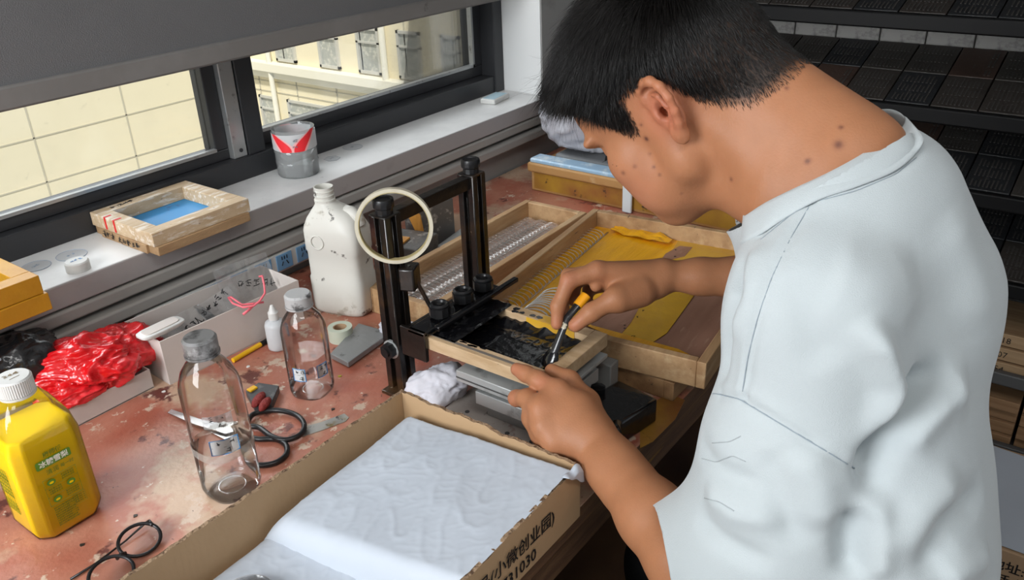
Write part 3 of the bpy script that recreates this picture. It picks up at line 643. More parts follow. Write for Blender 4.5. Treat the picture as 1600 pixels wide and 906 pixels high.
obj('label_writing', s, mat('label_grey', (.2, .2, .24), .5), cn, world=False)
wc = empty('paper_card', (1.765, 1.375, SZ), .15, label='small flat white and blue card at the far end of the sill', cat='card')
obj('card_body', MB().box((-.042, -.022, 0), (.042, .022, .013)), m_white, wc, world=False, bevel=.003)
obj('card_face', MB().box((-.036, -.017, .013), (.036, .017, .0136)), mat('pale_blue', (.42, .58, .66), .5), wc, world=False)
# ================================================================ bottles
def sq_ring(r, z, e=.55, n=48, rx=None):
    """rounded-square ring, half width r"""
    rx = rx or r
    return [(math.copysign(abs(math.cos(a)) ** e, math.cos(a)) * rx, math.copysign(abs(math.sin(a)) ** e, math.sin(a)) * r, z) for a in [2 * PI * k / n for k in range(n)]]
def oct_ring(hx, hy, ch, z):
    return [(hx, -hy + ch, z), (hx, hy - ch, z), (hx - ch, hy, z), (-hx + ch, hy, z), (-hx, hy - ch, z), (-hx, -hy + ch, z), (-hx + ch, -hy, z), (hx - ch, -hy, z)]
m_pet = clear('clear_bottle_plastic', (.985, .985, .98), (.90, .905, .905), gloss=.5, rough=.06, ior=1.28)
m_water = clear('water', (.975, .975, .975), (.88, .885, .885), gloss=.4, rough=.04, ior=1.12)
m_capg = mat('grimy_cap', (.42, .42, .42), .4, spots=[((.09, .09, .09), 38, .56, .10), ((.62, .62, .62), 18, .58, .1)])
m_capd = mat('grimy_cap_dark', (.20, .20, .20), .4, spots=[((.04, .04, .04), 30, .50, .12), ((.40, .40, .40), 22, .58, .1)])
m_yliq = mat('yellow_drink', (.90, .62, .006), .6, spec=.1, sss=.0)
m_green = mat('label_green', (.10, .24, .02), .5); m_dkgreen = mat('label_dark_green', (.14, .20, .01), .5)
m_lwhite = mat('label_white', (.85, .85, .75), .5)

# -- yellow drink bottle
yb = empty('drink_bottle', (.319, .976, 0), .0, label='large clear bottle of yellow drink with green printed label and white cap', cat='bottle')
HX, HY, CH = .0435, .0400, .013
prof = [(.80, 0, 1.0), (.90, .004, 1.0), (1.0, .016, 1), (1.0, .128, 1), (.90, .150, .9), (.60, .180, .75), (.45, .188, .9)]
def yb_rings(k, z0, z1, prof=prof):
    rs = []
    for s, z, c in prof:
        if z0 <= z <= z1: rs.append(oct_ring(HX * s * k, HY * s * k, CH * s * k * c, z))
    return rs
def lerp_prof(z):
    for (s0, a, c0), (s1, b, c1) in zip(prof, prof[1:]):
        if a <= z <= b: t = (z - a) / (b - a); return s0 + (s1 - s0) * t, c0 + (c1 - c0) * t
lq = [oct_ring(HX * s * .97, HY * s * .97, CH * s * c, max(z, .002)) for s, z, c in prof[:4]]
s, c = lerp_prof(.146); lq.append(oct_ring(HX * s * .965, HY * s * .965, CH * s * c, .146))
obj('drink', MB().rings(lq), m_yliq, yb, world=False, bevel=.003, seg=3)
m_pety = clear('yellow_bottle_plastic', (1.0, .995, .95), (.96, .88, .45), gloss=.4, rough=.06)
shell = [oct_ring(HX * s, HY * s, CH * s * c, z) for s, z, c in prof]
obj('bottle_wall', MB().rings(shell, True, False), m_pety, yb, world=False, bevel=.003, seg=3)
obj('neck', MB().lathe([(.0165, .186), (.0165, .198)], n=32, cap0=False, cap1=False), m_pety, yb, world=False, smooth=True)
cb = MB(); cb.rings([[( (.0195 + (.0006 if k % 2 else 0)) * math.cos(2 * PI * k / 96), (.0195 + (.0006 if k % 2 else 0)) * math.sin(2 * PI * k / 96), z) for k in range(96)] for z in (.190, .2085)])
cb.lathe([(.0203, .1865), (.0203, .1895)], n=48).lathe([(.0195, .2085), (.0180, .2105), (.001, .2105)], n=48)
cpo = obj('cap', cb, m_white, yb, world=False, smooth=True, auto=.5)
obj('cap_print', scribble(MB(), 3, .006, (-.009, .001, .2107), (1, 0, 0), (0, 1, 0), .0003, 8, dens=6).tube([(-.006, -.006, .2108), (.006, -.005, .2108)], .0003, 4), mat('brown_print', (.25, .17, .08), .6), cpo, world=False)
fy = -HY - .0006
xd, yd = (1, 0, 0), (0, 0, 1)
W = -.022
def frounded(mb, x0, x1, z0, z1, r, th):
    pts = []
    for cx, cz, a0 in ((x1 - r, z0 + r, -90), (x1 - r, z1 - r, 0), (x0 + r, z1 - r, 90), (x0 + r, z0 + r, 180)):
        for k in range(6): a = math.radians(a0 + k * 18); pts.append((cx + r * math.cos(a), cz + r * math.sin(a)))
    mb.add([(x, fy, z) for x, z in pts] + [(x, fy - th, z) for x, z in pts], [tuple(range(24)), tuple(range(24, 48))[::-1]] + [(i, i + 24, (i + 1) % 24 + 24, (i + 1) % 24) for i in range(24)])
    return mb
lb = obj('banner', frounded(MB(), -.022, .020, .1035, .1145, .002, .0003), m_green, yb, world=False)
obj('banner_text', place_text(MB(), '冰糖雪梨', .0088, (-.0185, fy - .0003, .1062), xd, yd, .00012, squash=1.0), m_lwhite, lb, world=False)
t1 = MB(); place_text(t1, '康师傅', .0075, (-.011, fy, .1175), xd, yd, .0001); place_text(t1, '清润', .0075, (-.013, fy, .0935), xd, yd); place_text(t1, '每一时', .0055, (.004, fy, .0943), xd, yd)
r0 = [(-.020, .088), (.020, .088), (.020, .050), (-.020, .050)]
t1.tube([(x, fy - .0002, z) for x, z in r0], .00035, 4, closed=True); t1.tube([(-.020, fy - .0002, .0755), (.020, fy - .0002, .0755)], .0002, 4); t1.tube([(-.020, fy - .0002, .0625), (.020, fy - .0002, .0625)], .0002, 4)
q = random.Random(4)
for x, z in ((.001, .084), (.001, .081), (.001, .078), (-.017, .0715), (-.017, .0685), (-.017, .0655), (.001, .059), (.001, .056), (.001, .053)):
    place_text(t1, q.choice(['真材实料选用', '冰糖熬煮清润', '雪梨果汁清甜']), .0026, (x, fy, z), xd, yd)
for k in range(9): place_text(t1, q.choice(['配料水白砂糖冰糖雪梨浓缩汁', '食品添加剂柠檬酸钠维生素', '产品标准代号保质期十二个月', '净含量贮存条件请置于阴凉处']), .0026, (-.018, fy, .0445 - k * .0032), xd, yd, squash=.78)
for k in range(4): place_text(t1, '能量 86kJ 1%', .0024, (.0075, fy, .0455 - k * .003), xd, yd)
t1.tube([(x, fy - .0002, z) for x, z in ((.0065, .049), (.0215, .049), (.0215, .034), (.0065, .034))], .0002, 4, closed=True)
obj('label_text', t1, m_dkgreen, yb, world=False)
for x, z in ((-.011, .0815), (.010, .069), (-.010, .056)):
    ic = obj('label_icon', MB().add([(x + .0052 * math.cos(a), fy - .0003, z + .0042 * math.sin(a)) for a in [2 * PI * k / 24 for k in range(24)]], [tuple(range(24))]), m_green, yb, world=False)
    obj('icon_fruit', MB().add([(x + .0028 * math.cos(a), fy - .0006, z - .0004 + .0016 * math.sin(a)) for a in [2 * PI * k / 12 for k in range(12)]], [tuple(range(12))]), m_yliq, ic, world=False)
sd = MB(); 
for k in range(10): place_text(sd, '冰糖雪梨清润每一时滋味', .0055, (-HX - .0006, .016 - k * .003, .105), (0, 0, -1), (0, 1, 0), squash=1.1) if k % 2 == 0 else None
obj('side_text', sd, m_dkgreen, yb, world=False)

# -- clear water bottles
def hand_label(mb_paper, mb_border, mb_ink, c, ang, rad, w, h, seed, n=(3, 1)):
    """a small bordered paper label lying on a round wall"""
    def at(u, v, l): 
        a = ang + u / rad; return (c[0] + (rad + l) * math.cos(a), c[1] + (rad + l) * math.sin(a), c[2] + v)
    mb_paper.grid(lambda u, v: at((u - .5) * w, (v - .5) * h, .0004), 10, 2)
    b = [(-.5, -.5), (0, -.5), (.5, -.5), (.5, .5), (0, .5), (-.5, .5)]; mb_border.tube([at(u * w * .97, v * h * .95, .0008) for u, v in b], .0008, 4, closed=True)
    mb_ink.tube([at(u * w, 0, .0006) for u in (-.45, 0, .45)], .0002, 4)
    e = (-math.sin(ang), math.cos(ang), 0); q = at(-w * .28, h * .08, .0012); scribble(mb_ink, n[0], h * .36, q, e, (0, 0, 1), .0004, seed, 0, dens=4)
    q = at(-.0, -h * .42, .0012); scribble(mb_ink, n[1], h * .36, q, e, (0, 0, 1), .0004, seed + 1, 0)
m_paper = mat('label_paper', (.68, .70, .70), .6); m_bord = mat('label_blue', (.04, .22, .50), .5)
m_scr = clear('scratched_label', (.85, .86, .87), (.6, .6, .6), haze=.35, hazecol=(.6, .6, .6), tex=.3, scale=120)
def water_bottle(loc, label, H, R, zsh, water, capr, caph, nr, labels, rz, rib=True, neck_z=None):
    r = empty('water_bottle', loc, rz, label=label, cat='bottle')
    e = .72
    pr = [(.80, .0), (.93, .003), (1.0, .012), (1.0, zsh * .44), (.965, zsh * .46), (.965, zsh * .50), (1.0, zsh * .52), (1.0, zsh), (.97, zsh + (H - zsh) * .14), (.86, zsh + (H - zsh) * .34), (.66, zsh + (H - zsh) * .50)]
    if not rib: pr = [(.80, 0), (.94, .003), (1.0, .012), (1.0, zsh * .5), (1, zsh), (.97, zsh + (H - zsh) * .14), (.86, zsh + (H - zsh) * .34), (.66, zsh + (H - zsh) * .48)]
    zt = H - caph
    def rg(k, z, e2): return sq_ring(R * k, z, e2)
    rings = [rg(k, z, e if z <= zsh else e + (1 - e) * min(1, (z - zsh) / (zt - zsh) * 1.3)) for k, z in pr] + [sq_ring(nr, zt - .006, 1), sq_ring(nr, zt, 1)]
    obj('bottle_wall', MB().rings(rings, True, False), m_pet, r, world=False, smooth=True)
    inn = [rg(k * .965, max(z, .004), e) for k, z in pr if z < water]
    lastk = np.interp(water, [z for k, z in pr], [k for k, z in pr]); inn.append(rg(lastk * .965, water, e))
    obj('water', MB().rings(inn), m_water, r, world=False, smooth=True, auto=.7)
    obj('base_dimple', MB().tube([(R * .5 * math.cos(2 * PI * k / 40), R * .5 * math.sin(2 * PI * k / 40), .0055) for k in range(40)], .0008, 5, closed=True), m_pet, r, world=False, smooth=True)
    cb = MB().lathe([(capr, zt), (capr, H - .003), (capr - .0025, H), (.002, H)], n=56); cb.lathe([(capr + .0008, zt - .0035), (capr + .0008, zt - .0005)], n=56)
    obj('cap', cb, m_capd if H > .2 else m_capg, r, world=False, smooth=True, auto=.6)
    for i, (ang, z, w_, h_, scr) in enumerate(labels):
        p, b, k = MB(), MB(), MB(); hand_label(p, b, k, (0, 0, z), ang - rz, R * 1.0 + .0004, w_, h_, i * 5 + 3)
        po = obj('label', p, m_scr if scr else m_paper, r, world=False, smooth=True)
        if not scr: obj('label_border', b, m_bord, po, world=False)
        obj('label_writing', k, m_ink, po, world=False)
    return r
va1 = math.atan2(-.83, -.48)
water_bottle((.479, .838, 0), 'tall clear bottle with grimy cap and little water, against the cardboard box', .230, .0345, .160, .030, .0205, .021, .0165, [(va1 + .05, .090, .036, .022, False), (va1 + .0, .128, .036, .018, True)], .0)
obj('band', MB().rings([sq_ring(.0353, z, .72) for z in (.068, .080)], False, False), clear('glue_band', (.85, .84, .8), (.6, .6, .58), haze=.3, hazecol=(.6, .58, .54)), bpy.data.objects['water_bottle'], world=False, smooth=True)
va2 = math.atan2(-.92, -.70)
water_bottle((.697, .926, 0), 'shorter clear bottle with two handwritten labels in front of the dropper bottle', .171, .0310, .112, .072, .0200, .018, .0165, [(va2 - .55, .048, .020, .022, False), (va2 + .62, .050, .018, .022, False)], .25, rib=False)
# -- dropper bottle
m_hdpe = mat('natural_hdpe', (.62, .64, .66), .4, trans=.15, spots=[((.55, .57, .6), 30, .5, .2)])
db = empty('dropper_bottle', (.757, 1.079, 0), 0, label='small translucent dropper bottle between the white box and the shorter clear bottle', cat='bottle')
obj('bottle_body', MB().lathe([(.015, 0), (.0175, .002), (.0178, .008), (.0178, .044), (.016, .050), (.0085, .054), (.0085, .058)], n=48), m_hdpe, db, world=False, smooth=True, auto=.9)
obj('dropper_cap', MB().lathe([(.0088, .056), (.0088, .068), (.0068, .070), (.0055, .074), (.0026, .081), (.0018, .0815)], n=32), m_white, db, world=False, smooth=True, auto=.6)
# -- white jug
m_jug = mat('jug_plastic', (.62, .61, .56), .42, spots=[((.50, .49, .43), 6, .5, .3), ((.12, .11, .10), 26, .63, .04), ((.34, .31, .25), 12, .60, .06)], bump=.05, bs=20)
jr = math.atan2(-.96, .26)
jg = empty('plastic_jug', (.925, 1.085, 0), jr, label='grimy white plastic jug without a cap, by the power strip', cat='jug')
def jring(x0, x1, y, z, e=.42, n=56):
    cx = (x0 + x1) / 2; hx = (x1 - x0) / 2
    return [(cx + math.copysign(abs(math.cos(a)) ** e, math.cos(a)) * hx, math.copysign(abs(math.sin(a)) ** e, math.sin(a)) * y, z) for a in [2 * PI * k / n for k in range(n)]]
jp = [(-.050, .046, .030, 0, .5), (-.055, .051, .034, .004, .45), (-.057, .053, .036, .012, .4), (-.057, .053, .036, .070, .4), (-.055, .051, .0345, .074, .4), (-.055, .051, .0345, .120, .4), (-.057, .053, .036, .124, .4), (-.057, .053, .036, .160, .42), (-.056, .050, .035, .168, .5), (-.052, .046, .031, .180, .6), (-.043, .034, .025, .194, .75), (-.037, .010, .020, .203, .95), (-.036, -.001, .0175, .209, 1), (-.036, -.001, .0175, .213, 1)]
obj('jug_body', MB().rings([jring(a, b, y, z, e) for a, b, y, z, e in jp]), m_jug, jg, world=False, smooth=True)
nk = MB(); nx = -.0185
nk.lathe([(.0185, .209), (.0185, .213), (.0165, .214), (.0165, .218), (.0178, .219), (.0178, .221), (.0165, .222), (.0165, .226), (.0175, .227), (.0175, .229), (.0165, .230), (.0168, .235), (.0150, .235), (.0148, .200), (.001, .198)], c=(nx, 0), n=48)
obj('neck', nk, m_jug, jg, world=False, smooth=True, auto=.5)
obj('moulded_ring', MB().tube([(-.022 + .0125 * math.cos(a), -.0365 - .0004, .143 + .0125 * math.sin(a)) for a in [2 * PI * k / 40 for k in range(40)]], .0012, 6, closed=True), m_jug, jg, world=False, smooth=True)
obj('handle_grip', MB().tube([(.020, 0, .196), (.032, 0, .193), (.043, 0, .184), (.049, 0, .170)], [.009, .011, .0115, .010], 14), m_jug, jg, world=False, smooth=True)
# tape roll behind the small bottle
tr = empty('tape_roll', (.836, 1.010, 0), .3, label='small pale green tape roll standing between the jug and the clear bottle', cat='tape roll')
obj('roll', MB().lathe([(.012, 0), (.021, 0), (.021, .024), (.012, .024)], n=48, cap0=False, cap1=False).lathe([(.012, .024), (.012, 0)], n=48, cap0=False, cap1=False), mat('pale_green', (.48, .52, .42), .5), tr, world=False, smooth=True, auto=.5)
obj('core', MB().lathe([(.0105, .001), (.0119, .001), (.0119, .0235), (.0105, .0235), (.0105, .001)], n=40, cap0=False, cap1=False), m_kraft, tr, world=False, smooth=True, auto=.5)
# grey plate
m_iron = mat('grey_iron', (.25, .255, .255), .45, metal=.3, spots=[((.34, .34, .33), 10, .5, .2), ((.14, .14, .14), 50, .62, .06)], bump=.2)
m_irond = mat('dark_iron', (.06, .06, .06), .5)
pl = empty('metal_plate', (.838, .953, 0), 0, label='flat grey metal plate lying beside the jug', cat='plate')
A = [(.776, .927), (.845, .908), (.905, .975), (.873, 1.008), (.776, .973)]
obj('plate_top', MB().prism([(.773, .926), (.885, .938), (.877, 1.008), (.777, .972)], .003, .0125), m_iron, pl, bevel=.001)
obj('plate_foot', MB().prism([(.777, .930), (.880, .942), (.872, 1.003), (.781, .970)], 0, .003), m_irond, pl)
# marker pen
m_ypl = mat('yellow_plastic', (.75, .42, .01), .35)
pn = empty('yellow_pen', tuple(PZ(386, 552, .005)), label='yellow pen lying in front of the long white box', cat='pen')
a, b = PZ(364, 563, .0045), PZ(407, 538, .0045)
obj('barrel', MB().cyl(a, b, .0042, 12), m_ypl, pn, smooth=True, auto=.6)
d_ = (b - a) / np.linalg.norm(b - a); obj('pen_cap', MB().cyl(b, b + d_ * .03, .0045, 12), m_blk, pn, smooth=True, auto=.6)

# ---------------------------------------------------------------- scissors, spatula, ink block, glasses
m_bsteel = mat('bright_steel', (.55, .55, .56), .25, metal=.9, spots=[((.3, .28, .26), 40, .62, .06)])
scs = empty('scissors', tuple(PZ(400, 670, 0)), label='black-handled scissors lying behind the tall clear bottle', cat='scissors')
def loop(pts, z, n=40):
    P3 = [Vector(PZ(x, y, z)) for x, y in pts]; m = len(P3); out = []
    for i in range(m):
        p0, p1, p2, p3 = P3[i - 1], P3[i], P3[(i + 1) % m], P3[(i + 2) % m]
        for k in range(6):
            t = k / 6; out.append(.5 * ((2 * p1) + (p2 - p0) * t + (2 * p0 - 5 * p1 + 4 * p2 - p3) * t * t + (3 * p1 - p0 - 3 * p2 + p3) * t ** 3))
    return out
obj('handle', MB().tube(loop([(392, 650), (408, 643), (435, 641), (462, 648), (475, 662), (470, 678), (448, 687), (425, 682), (405, 668), (388, 664)], .007), .0040, 12, closed=True), m_blk, scs, smooth=True)
obj('handle', MB().tube(loop([(390, 684), (405, 686), (430, 686), (446, 694), (448, 708), (436, 720), (418, 726), (398, 725), (385, 712), (380, 695)], .0045), .0040, 12, closed=True), m_blk, scs, smooth=True)
for pts, z in (((( 388, 657), (345, 662), (264, 646), (300, 662), (352, 678), (390, 668)), .0055), (((384, 690), (350, 668), (268, 640), (262, 645), (330, 676), (380, 702)), .002)):
    obj('blade', MB().prism([tuple(PZ(*p, z)[:2]) for p in pts], z - .001, z + .001), m_bsteel, scs)
obj('rivet', MB().cyl(PZ(350, 669, .0), PZ(350, 669, .0) + np.array([0, 0, .009]), .004, 16), m_bsteel, scs, smooth=True, auto=.5)
obj('spatula', MB().prism([tuple(PZ(*p, .001)[:2]) for p in ((470, 668), (500, 660), (538, 646), (545, 652), (540, 658), (503, 672), (472, 682))], 0, .0012), mat('worn_steel', (.42, .41, .38), .35, metal=.7, spots=[((.30, .22, .08), 26, .56, .1), ((.10, .1, .1), 60, .62, .05)]), label='narrow worn steel spatula blade beyond the scissors handles', cat='spatula', org=tuple(PZ(505, 663, 0)))
ib = empty('ink_block', tuple(PZ(412, 625, 0)), label='dark metal ink slab with red pigment lumps behind the scissors', cat='ink slab')
bq = [tuple(PZ(*p, .004)[:2]) for p in ((385, 617), (405, 604), (437, 609), (425, 638), (398, 640))]
obj('slab', MB().prism(bq, 0, .012), mat('slab_dark', (.05, .052, .055), .45, spots=[((.13, .13, .13), 40, .55, .1)]), ib, bevel=.001)
m_pig = mat('red_pigment', (.22, .022, .018), .7, bump=.8, bs=160)
for (px, py, a, b) in ((404, 624, .018, .008), (414, 631, .016, .007)):
    c = PZ(px, py, .014); obj('pigment_lump', MB().rings([[(c[0] + a * math.cos(t) * k - .3 * b * math.sin(t), c[1] + b * math.sin(t) * k + .5 * a * math.cos(t) * k, .0125 + z) for t in [2 * PI * j / 14 for j in range(14)]] for k, z in ((1, 0), (.9, .004), (.5, .007))]), m_pig, ib, smooth=True)
c = PZ(393, 609, .012); obj('yellow_lump', MB().box((c[0] - .006, c[1] - .006, .012), (c[0] + .008, c[1] + .004, .0155)), m_ypl, ib, bevel=.001)
gl = empty('eyeglasses', tuple(PZ(200, 866, 0)), label='black round-rimmed eyeglasses lying in front of the yellow drink bottle', cat='glasses')
def el(px, py, a, b, th, z0, tilt): 
    c = PZ(px, py, z0); u = PZ(px + 20, py - 14, z0) - c; u /= np.linalg.norm(u); v = np.array([-u[1], u[0], 0]); out = []
    for k in range(36):
        t = 2 * PI * k / 36; out.append(c + u * a * math.cos(t) + v * b * math.sin(t) * math.cos(tilt) + np.array([0, 0, b * math.sin(t) * math.sin(tilt)]))
    return out
R1 = el(218, 843, .0245, .0215, 0, .012, .35); R2 = el(174, 896, .0245, .0215, 0, .012, .35)
obj('rim', MB().tube(R1, .0022, 8, closed=True), m_blk, gl, smooth=True); obj('rim', MB().tube(R2, .0022, 8, closed=True), m_blk, gl, smooth=True)
m_lens = clear('lens', (.97, .98, .98), (.8, .85, .85), gloss=.3)
for R_ in (R1, R2): obj('lens', MB().add(R_, [tuple(range(36))]), m_lens, gl)
b0 = PZ(184, 868, .012); b1 = PZ(192, 872, .017); b2 = PZ(196, 862, .014)
obj('bridge', MB().tube([PZ(183, 873, .012), PZ(188, 866, .018), PZ(196, 864, .013)], .0022, 8), m_blk, gl, smooth=True)
obj('temple', MB().tube([PZ(238, 820, .016), PZ(233, 814, .014), PZ(226, 818, .006), PZ(196, 845, .003), PZ(150, 880, .003), PZ(110, 905, .003)], [.0024, .0022, .0016, .0012, .0014, .0016], 8), m_blk, gl, smooth=True)

# ---------------------------------------------------------------- open cardboard box with tissue paper
m_edge = mat('corrugated_edge', (.30, .20, .12), .8, bump=1.0, bs=220, spots=[((.12, .07, .04), 130, .52, .06)])
cbx = empty('cardboard_box', (.48, .578, 0), 0, label='open corrugated cardboard box of white tissue paper at the front of the table', cat='box')
bx0, bx1, by0, by1, bh = .235, .689, .432, .722, .080
m_kraftf = mat('kraft_flutes', (.44, .29, .16), .75, bump=.10, bs=120)
def wall(name, a, b, th, h0, h1, nrm, lean=0.0, wob=0.0, seed=0):
    """board from a to b with a slightly wavy top edge, wall thickness th along nrm"""
    A, B_ = Vector((*a, 0)), Vector((*b, 0)); N_ = Vector((*nrm, 0)); n = 60; v = []; f = []
    for i in range(n + 1):
        t = i / n; p = A.lerp(B_, t); h = h0 + (h1 - h0) * t + wob * mnoise.noise(Vector((t * 9, seed, 0))) + .0007 * math.sin(t * 260)
        bw = .003 * mnoise.noise(Vector((t * 4, seed + 4, 0)))
        for q_, z in ((p, 0), (p + N_ * th, 0), (p + N_ * (th + lean + bw), h), (p + N_ * (lean + bw), h)): v.append((q_.x, q_.y, z))
    for i in range(n):
        k = 4 * i
        f += [(k, k + 4, k + 5, k + 1), (k + 1, k + 5, k + 6, k + 2), (k + 2, k + 6, k + 7, k + 3), (k + 3, k + 7, k + 4, k)]
    f += [(0, 1, 2, 3), (4 * n + 3, 4 * n + 2, 4 * n + 1, 4 * n)]
    o = obj(name, (v, f), [m_kraftf, m_edge], cbx)
    for i, p in enumerate(o.data.polygons):
        if i < 4 * n and i % 4 == 2: p.material_index = 1
    bm = bmesh.new(); bm.from_mesh(o.data); bmesh.ops.recalc_face_normals(bm, faces=bm.faces); bm.to_mesh(o.data); bm.free()
    return o
th = .005
wall('side_wall', (bx0, by1), (bx1, by1), -th, bh, bh + .001, (0, 1), wob=.002, seed=1)
wall('side_wall', (bx0, by0), (bx1, by0), th, bh - .012, bh - .001, (0, 1), wob=.004, seed=2)
wall('end_wall', (bx1, by1 - th - .0005), (bx1, by0 + th + .0005), -th, bh + .001, bh, (1, 0), wob=.006, seed=3)
wall('end_wall', (bx0, by1 - th - .0005), (bx0, by0 + th + .0005), th, bh, bh - .012, (1, 0), wob=.003, seed=4)
obj('base_panel', MB().box((bx0 + th, by0 + th, .001), (bx1 - th, by1 - th, .005)), m_kraftf, cbx)
bt = MB(); place_text(bt, '路161号(小微创业园)', .0235, (.432, by0 - .0012, .0395), (1, 0, -.018), (0, 0, 1), .0002, squash=.93)
place_text(bt, '手网：731030', .0235, (.462, by0 - .0012, .011), (1, 0, -.01), (0, 0, 1), .0002, squash=.93)
obj('printed_text', bt, m_ink, cbx)
m_tissue = mat('tissue_paper', (.46, .505, .57), .6, bump=.10, bs=30, col2=(.49, .535, .60), vs=5)
def paper_slab(name, loop_pts, z0, top, edge, label, seed, ov=None, cat='tissue paper', crease=.004, nu=110, nv=110):
    """folded stack of thin paper: the top is a wrinkled skin whose rounded edges fall to z0; loop_pts = 4 corners (x, y, z)"""
    A, B_, C_, D_ = [Vector(p) for p in loop_pts]; v = []
    for j in range(nv + 1):
        for i in range(nu + 1):
            u = i / nu; w_ = j / nv
            p = (A.lerp(B_, u)).lerp(D_.lerp(C_, u), w_)
            du = min(u / edge[0], 1) if edge[0] else 1; dv = min(w_ / edge[1], 1) if edge[1] else 1
            eu = min((1 - u) / edge[2], 1) if edge[2] else 1; ev = min((1 - w_) / edge[3], 1) if edge[3] else 1
            f_ = 1
            for q_ in (du, dv, eu, ev): f_ *= math.sqrt(max(0, 1 - (1 - q_) ** 2))
            s = Vector((p.x * 11, p.y * 11, seed)); n = mnoise.noise(s) * crease * 1.2
            s2 = Vector((p.x * 16 + p.y * 9, p.y * 34 - p.x * 14, seed + 5)); rdg = 1 - abs(mnoise.noise(s2)) * 3.4; n += max(0, rdg) ** 2 * crease * .35
            s3 = Vector((p.x * 55 - p.y * 20, p.y * 60 + p.x * 30, seed + 8)); rdg = 1 - abs(mnoise.noise(s3)) * 3.5; n += max(0, rdg) ** 2 * crease * .14
            z = z0 + (p.z + n - z0) * f_
            v.append((p.x, p.y, z))
    f = [(j * (nu + 1) + i, j * (nu + 1) + i + 1, (j + 1) * (nu + 1) + i + 1, (j + 1) * (nu + 1) + i) for j in range(nv) for i in range(nu)]
    # underside
    k0 = len(v); v += [(x, y, z0 - .001) for x, y in [(A.x, A.y), (B_.x, B_.y), (C_.x, C_.y), (D_.x, D_.y)]]
    f.append((k0, k0 + 3, k0 + 2, k0 + 1))
    o = obj(name, (v, f), m_tissue, smooth=True, label=label, cat=cat, org=tuple((A + C_) / 2 * Vector((1, 1, 0)).length * 0 + Vector(((A.x + C_.x) / 2, (A.y + C_.y) / 2, z0))))
    return o
paper_slab('tissue_stack', [(.428, .708, .044), (.674, .711, .060), (.678, .4335, .0815), (.458, .4335, .0720)], .018, 0, (.10, .10, .03, 0), 'folded stack of white tissue paper filling the far half of the cardboard box', 2, crease=.0026)
paper_slab('tissue_sheet', [(.245, .706, .020), (.46, .712, .022), (.49, .441, .022), (.245, .441, .020)], .0065, 0, (.06, .06, 0, .05), 'lower white tissue sheet in the near half of the cardboard box', 7, crease=.0035)
# corner of tissue hanging over the box edge
def flap(u, v):
    a = Vector((.652, .4335, .0835)); b = Vector((.683, .4335, .0835)); p = a.lerp(b, u)
    y = p.y - min(v, .4) * .022; z = p.z - max(0, v - .2) * .032 * u
    return (p.x + .004 * v, y, z + .0015 * math.sin(u * 9 + v * 4))
obj('tissue_sheet', MB().grid(flap, 24, 16), m_tissue, smooth=True, solid=.0006, label='loose tissue corner hanging over the front edge of the cardboard box', cat='tissue paper', org=None)
dc = empty('clear_disc', (.352, .640, .029), label='clear round plastic lid lying on the lower tissue sheet', cat='lid')
dm = MB().tube([(.031 * math.cos(2 * PI * k / 60), .031 * math.sin(2 * PI * k / 60), .003) for k in range(60)], .0009, 6, closed=True)
obj('lid_rim', dm, m_pet, dc, world=False, smooth=True); obj('lid_face', MB().lathe([(.031, .0025), (.031, .0035)], n=60), clear('lid_film', (.96, .97, .98), (.8, .82, .84), gloss=.2, haze=.05), dc, world=False)

# ---------------------------------------------------------------- the printing press
m_bpaint = mat('black_painted_metal', (.010, .008, .007), .28, coat=.3, bump=.15, bs=90, spots=[((.055, .028, .012), 9, .50, .12), ((.35, .30, .22), 75, .70, .02)])
m_knob = mat('black_knob', (.010, .010, .011), .35, bump=.05)
m_inked = mat('ink_coated', (.004, .004, .005), .14, coat=.5, bump=.25, bs=70, spots=[((.10, .08, .06), 40, .72, .03)])
m_gal = mat('galvanised', (.46, .48, .48), .38, metal=.4, spots=[((.22, .22, .21), 22, .55, .15), ((.05, .045, .04), 40, .68, .04)], bump=.1)
m_rust = mat('rusty_plate', (.40, .36, .33), .55, metal=.2, spots=[((.18, .06, .04), 12, .55, .08), ((.06, .05, .05), 30, .60, .08)], bump=.4)
pr_ = empty('hand_press', (.88, .74, 0), label='black painted metal printing press with two posts and clamp knobs on the table', cat='printing press')
def extrusion(x, y, z0, z1, s=.0162):
    """slotted square profile"""
    g = s * .30; d = s * .5; pts = []
    base = [(s, g), (s - d, g), (s - d, -g), (s, -g), (s, -s)]
    for k in range(4):
        a = -PI / 2 * k
        for px, py in [(s * .92, s), (s, s * .92)] + base[:4] + [(s, -s * .92)]:
            pts.append((x + px * math.cos(a) - py * math.sin(a), y + px * math.sin(a) + py * math.cos(a)))
    return MB().prism(pts, z0, z1)
for (x, y) in ((.783, .816), (.985, .822)):
    po = obj('post', extrusion(x, y, 0, .288), m_bpaint, pr_, bevel=.0006, seg=1)
    kb = MB(); kb.lathe([(.0128, .289), (.0128, .298), (.0150, .2995), (.0154, .301), (.0154, .310), (.0145, .312), (.0115, .312), (.0105, .3105), (.001, .3105)], c=(x, y), n=12)
    obj('knob', kb, m_knob, po, smooth=True, auto=.5)
obj('post_cap', MB().box((.7670, .8000, .286), (.7990, .8320, .2905)), m_bpaint, pr_, bevel=.002); obj('post_cap', MB().box((.9690, .8060, .286), (1.0010, .8380, .2905)), m_bpaint, pr_, bevel=.002)
obj('crossbar', MB().box((.797, .812, .268), (.971, .828, .288)), m_bpaint, pr_, bevel=.001)
obj('foot_bracket', MB().box((.752, .800, 0.0002), (.80, .832, .006)), m_bpaint, pr_, bevel=.001); obj('foot_bracket', MB().box((.962, .803, 0.0002), (1.01, .84, .006)), m_bpaint, pr_, bevel=.001)
obj('base_plate', MB().box((.752, .535, .0), (.945, .715, .010)), m_rust, pr_, bevel=.002)
hl = MB()
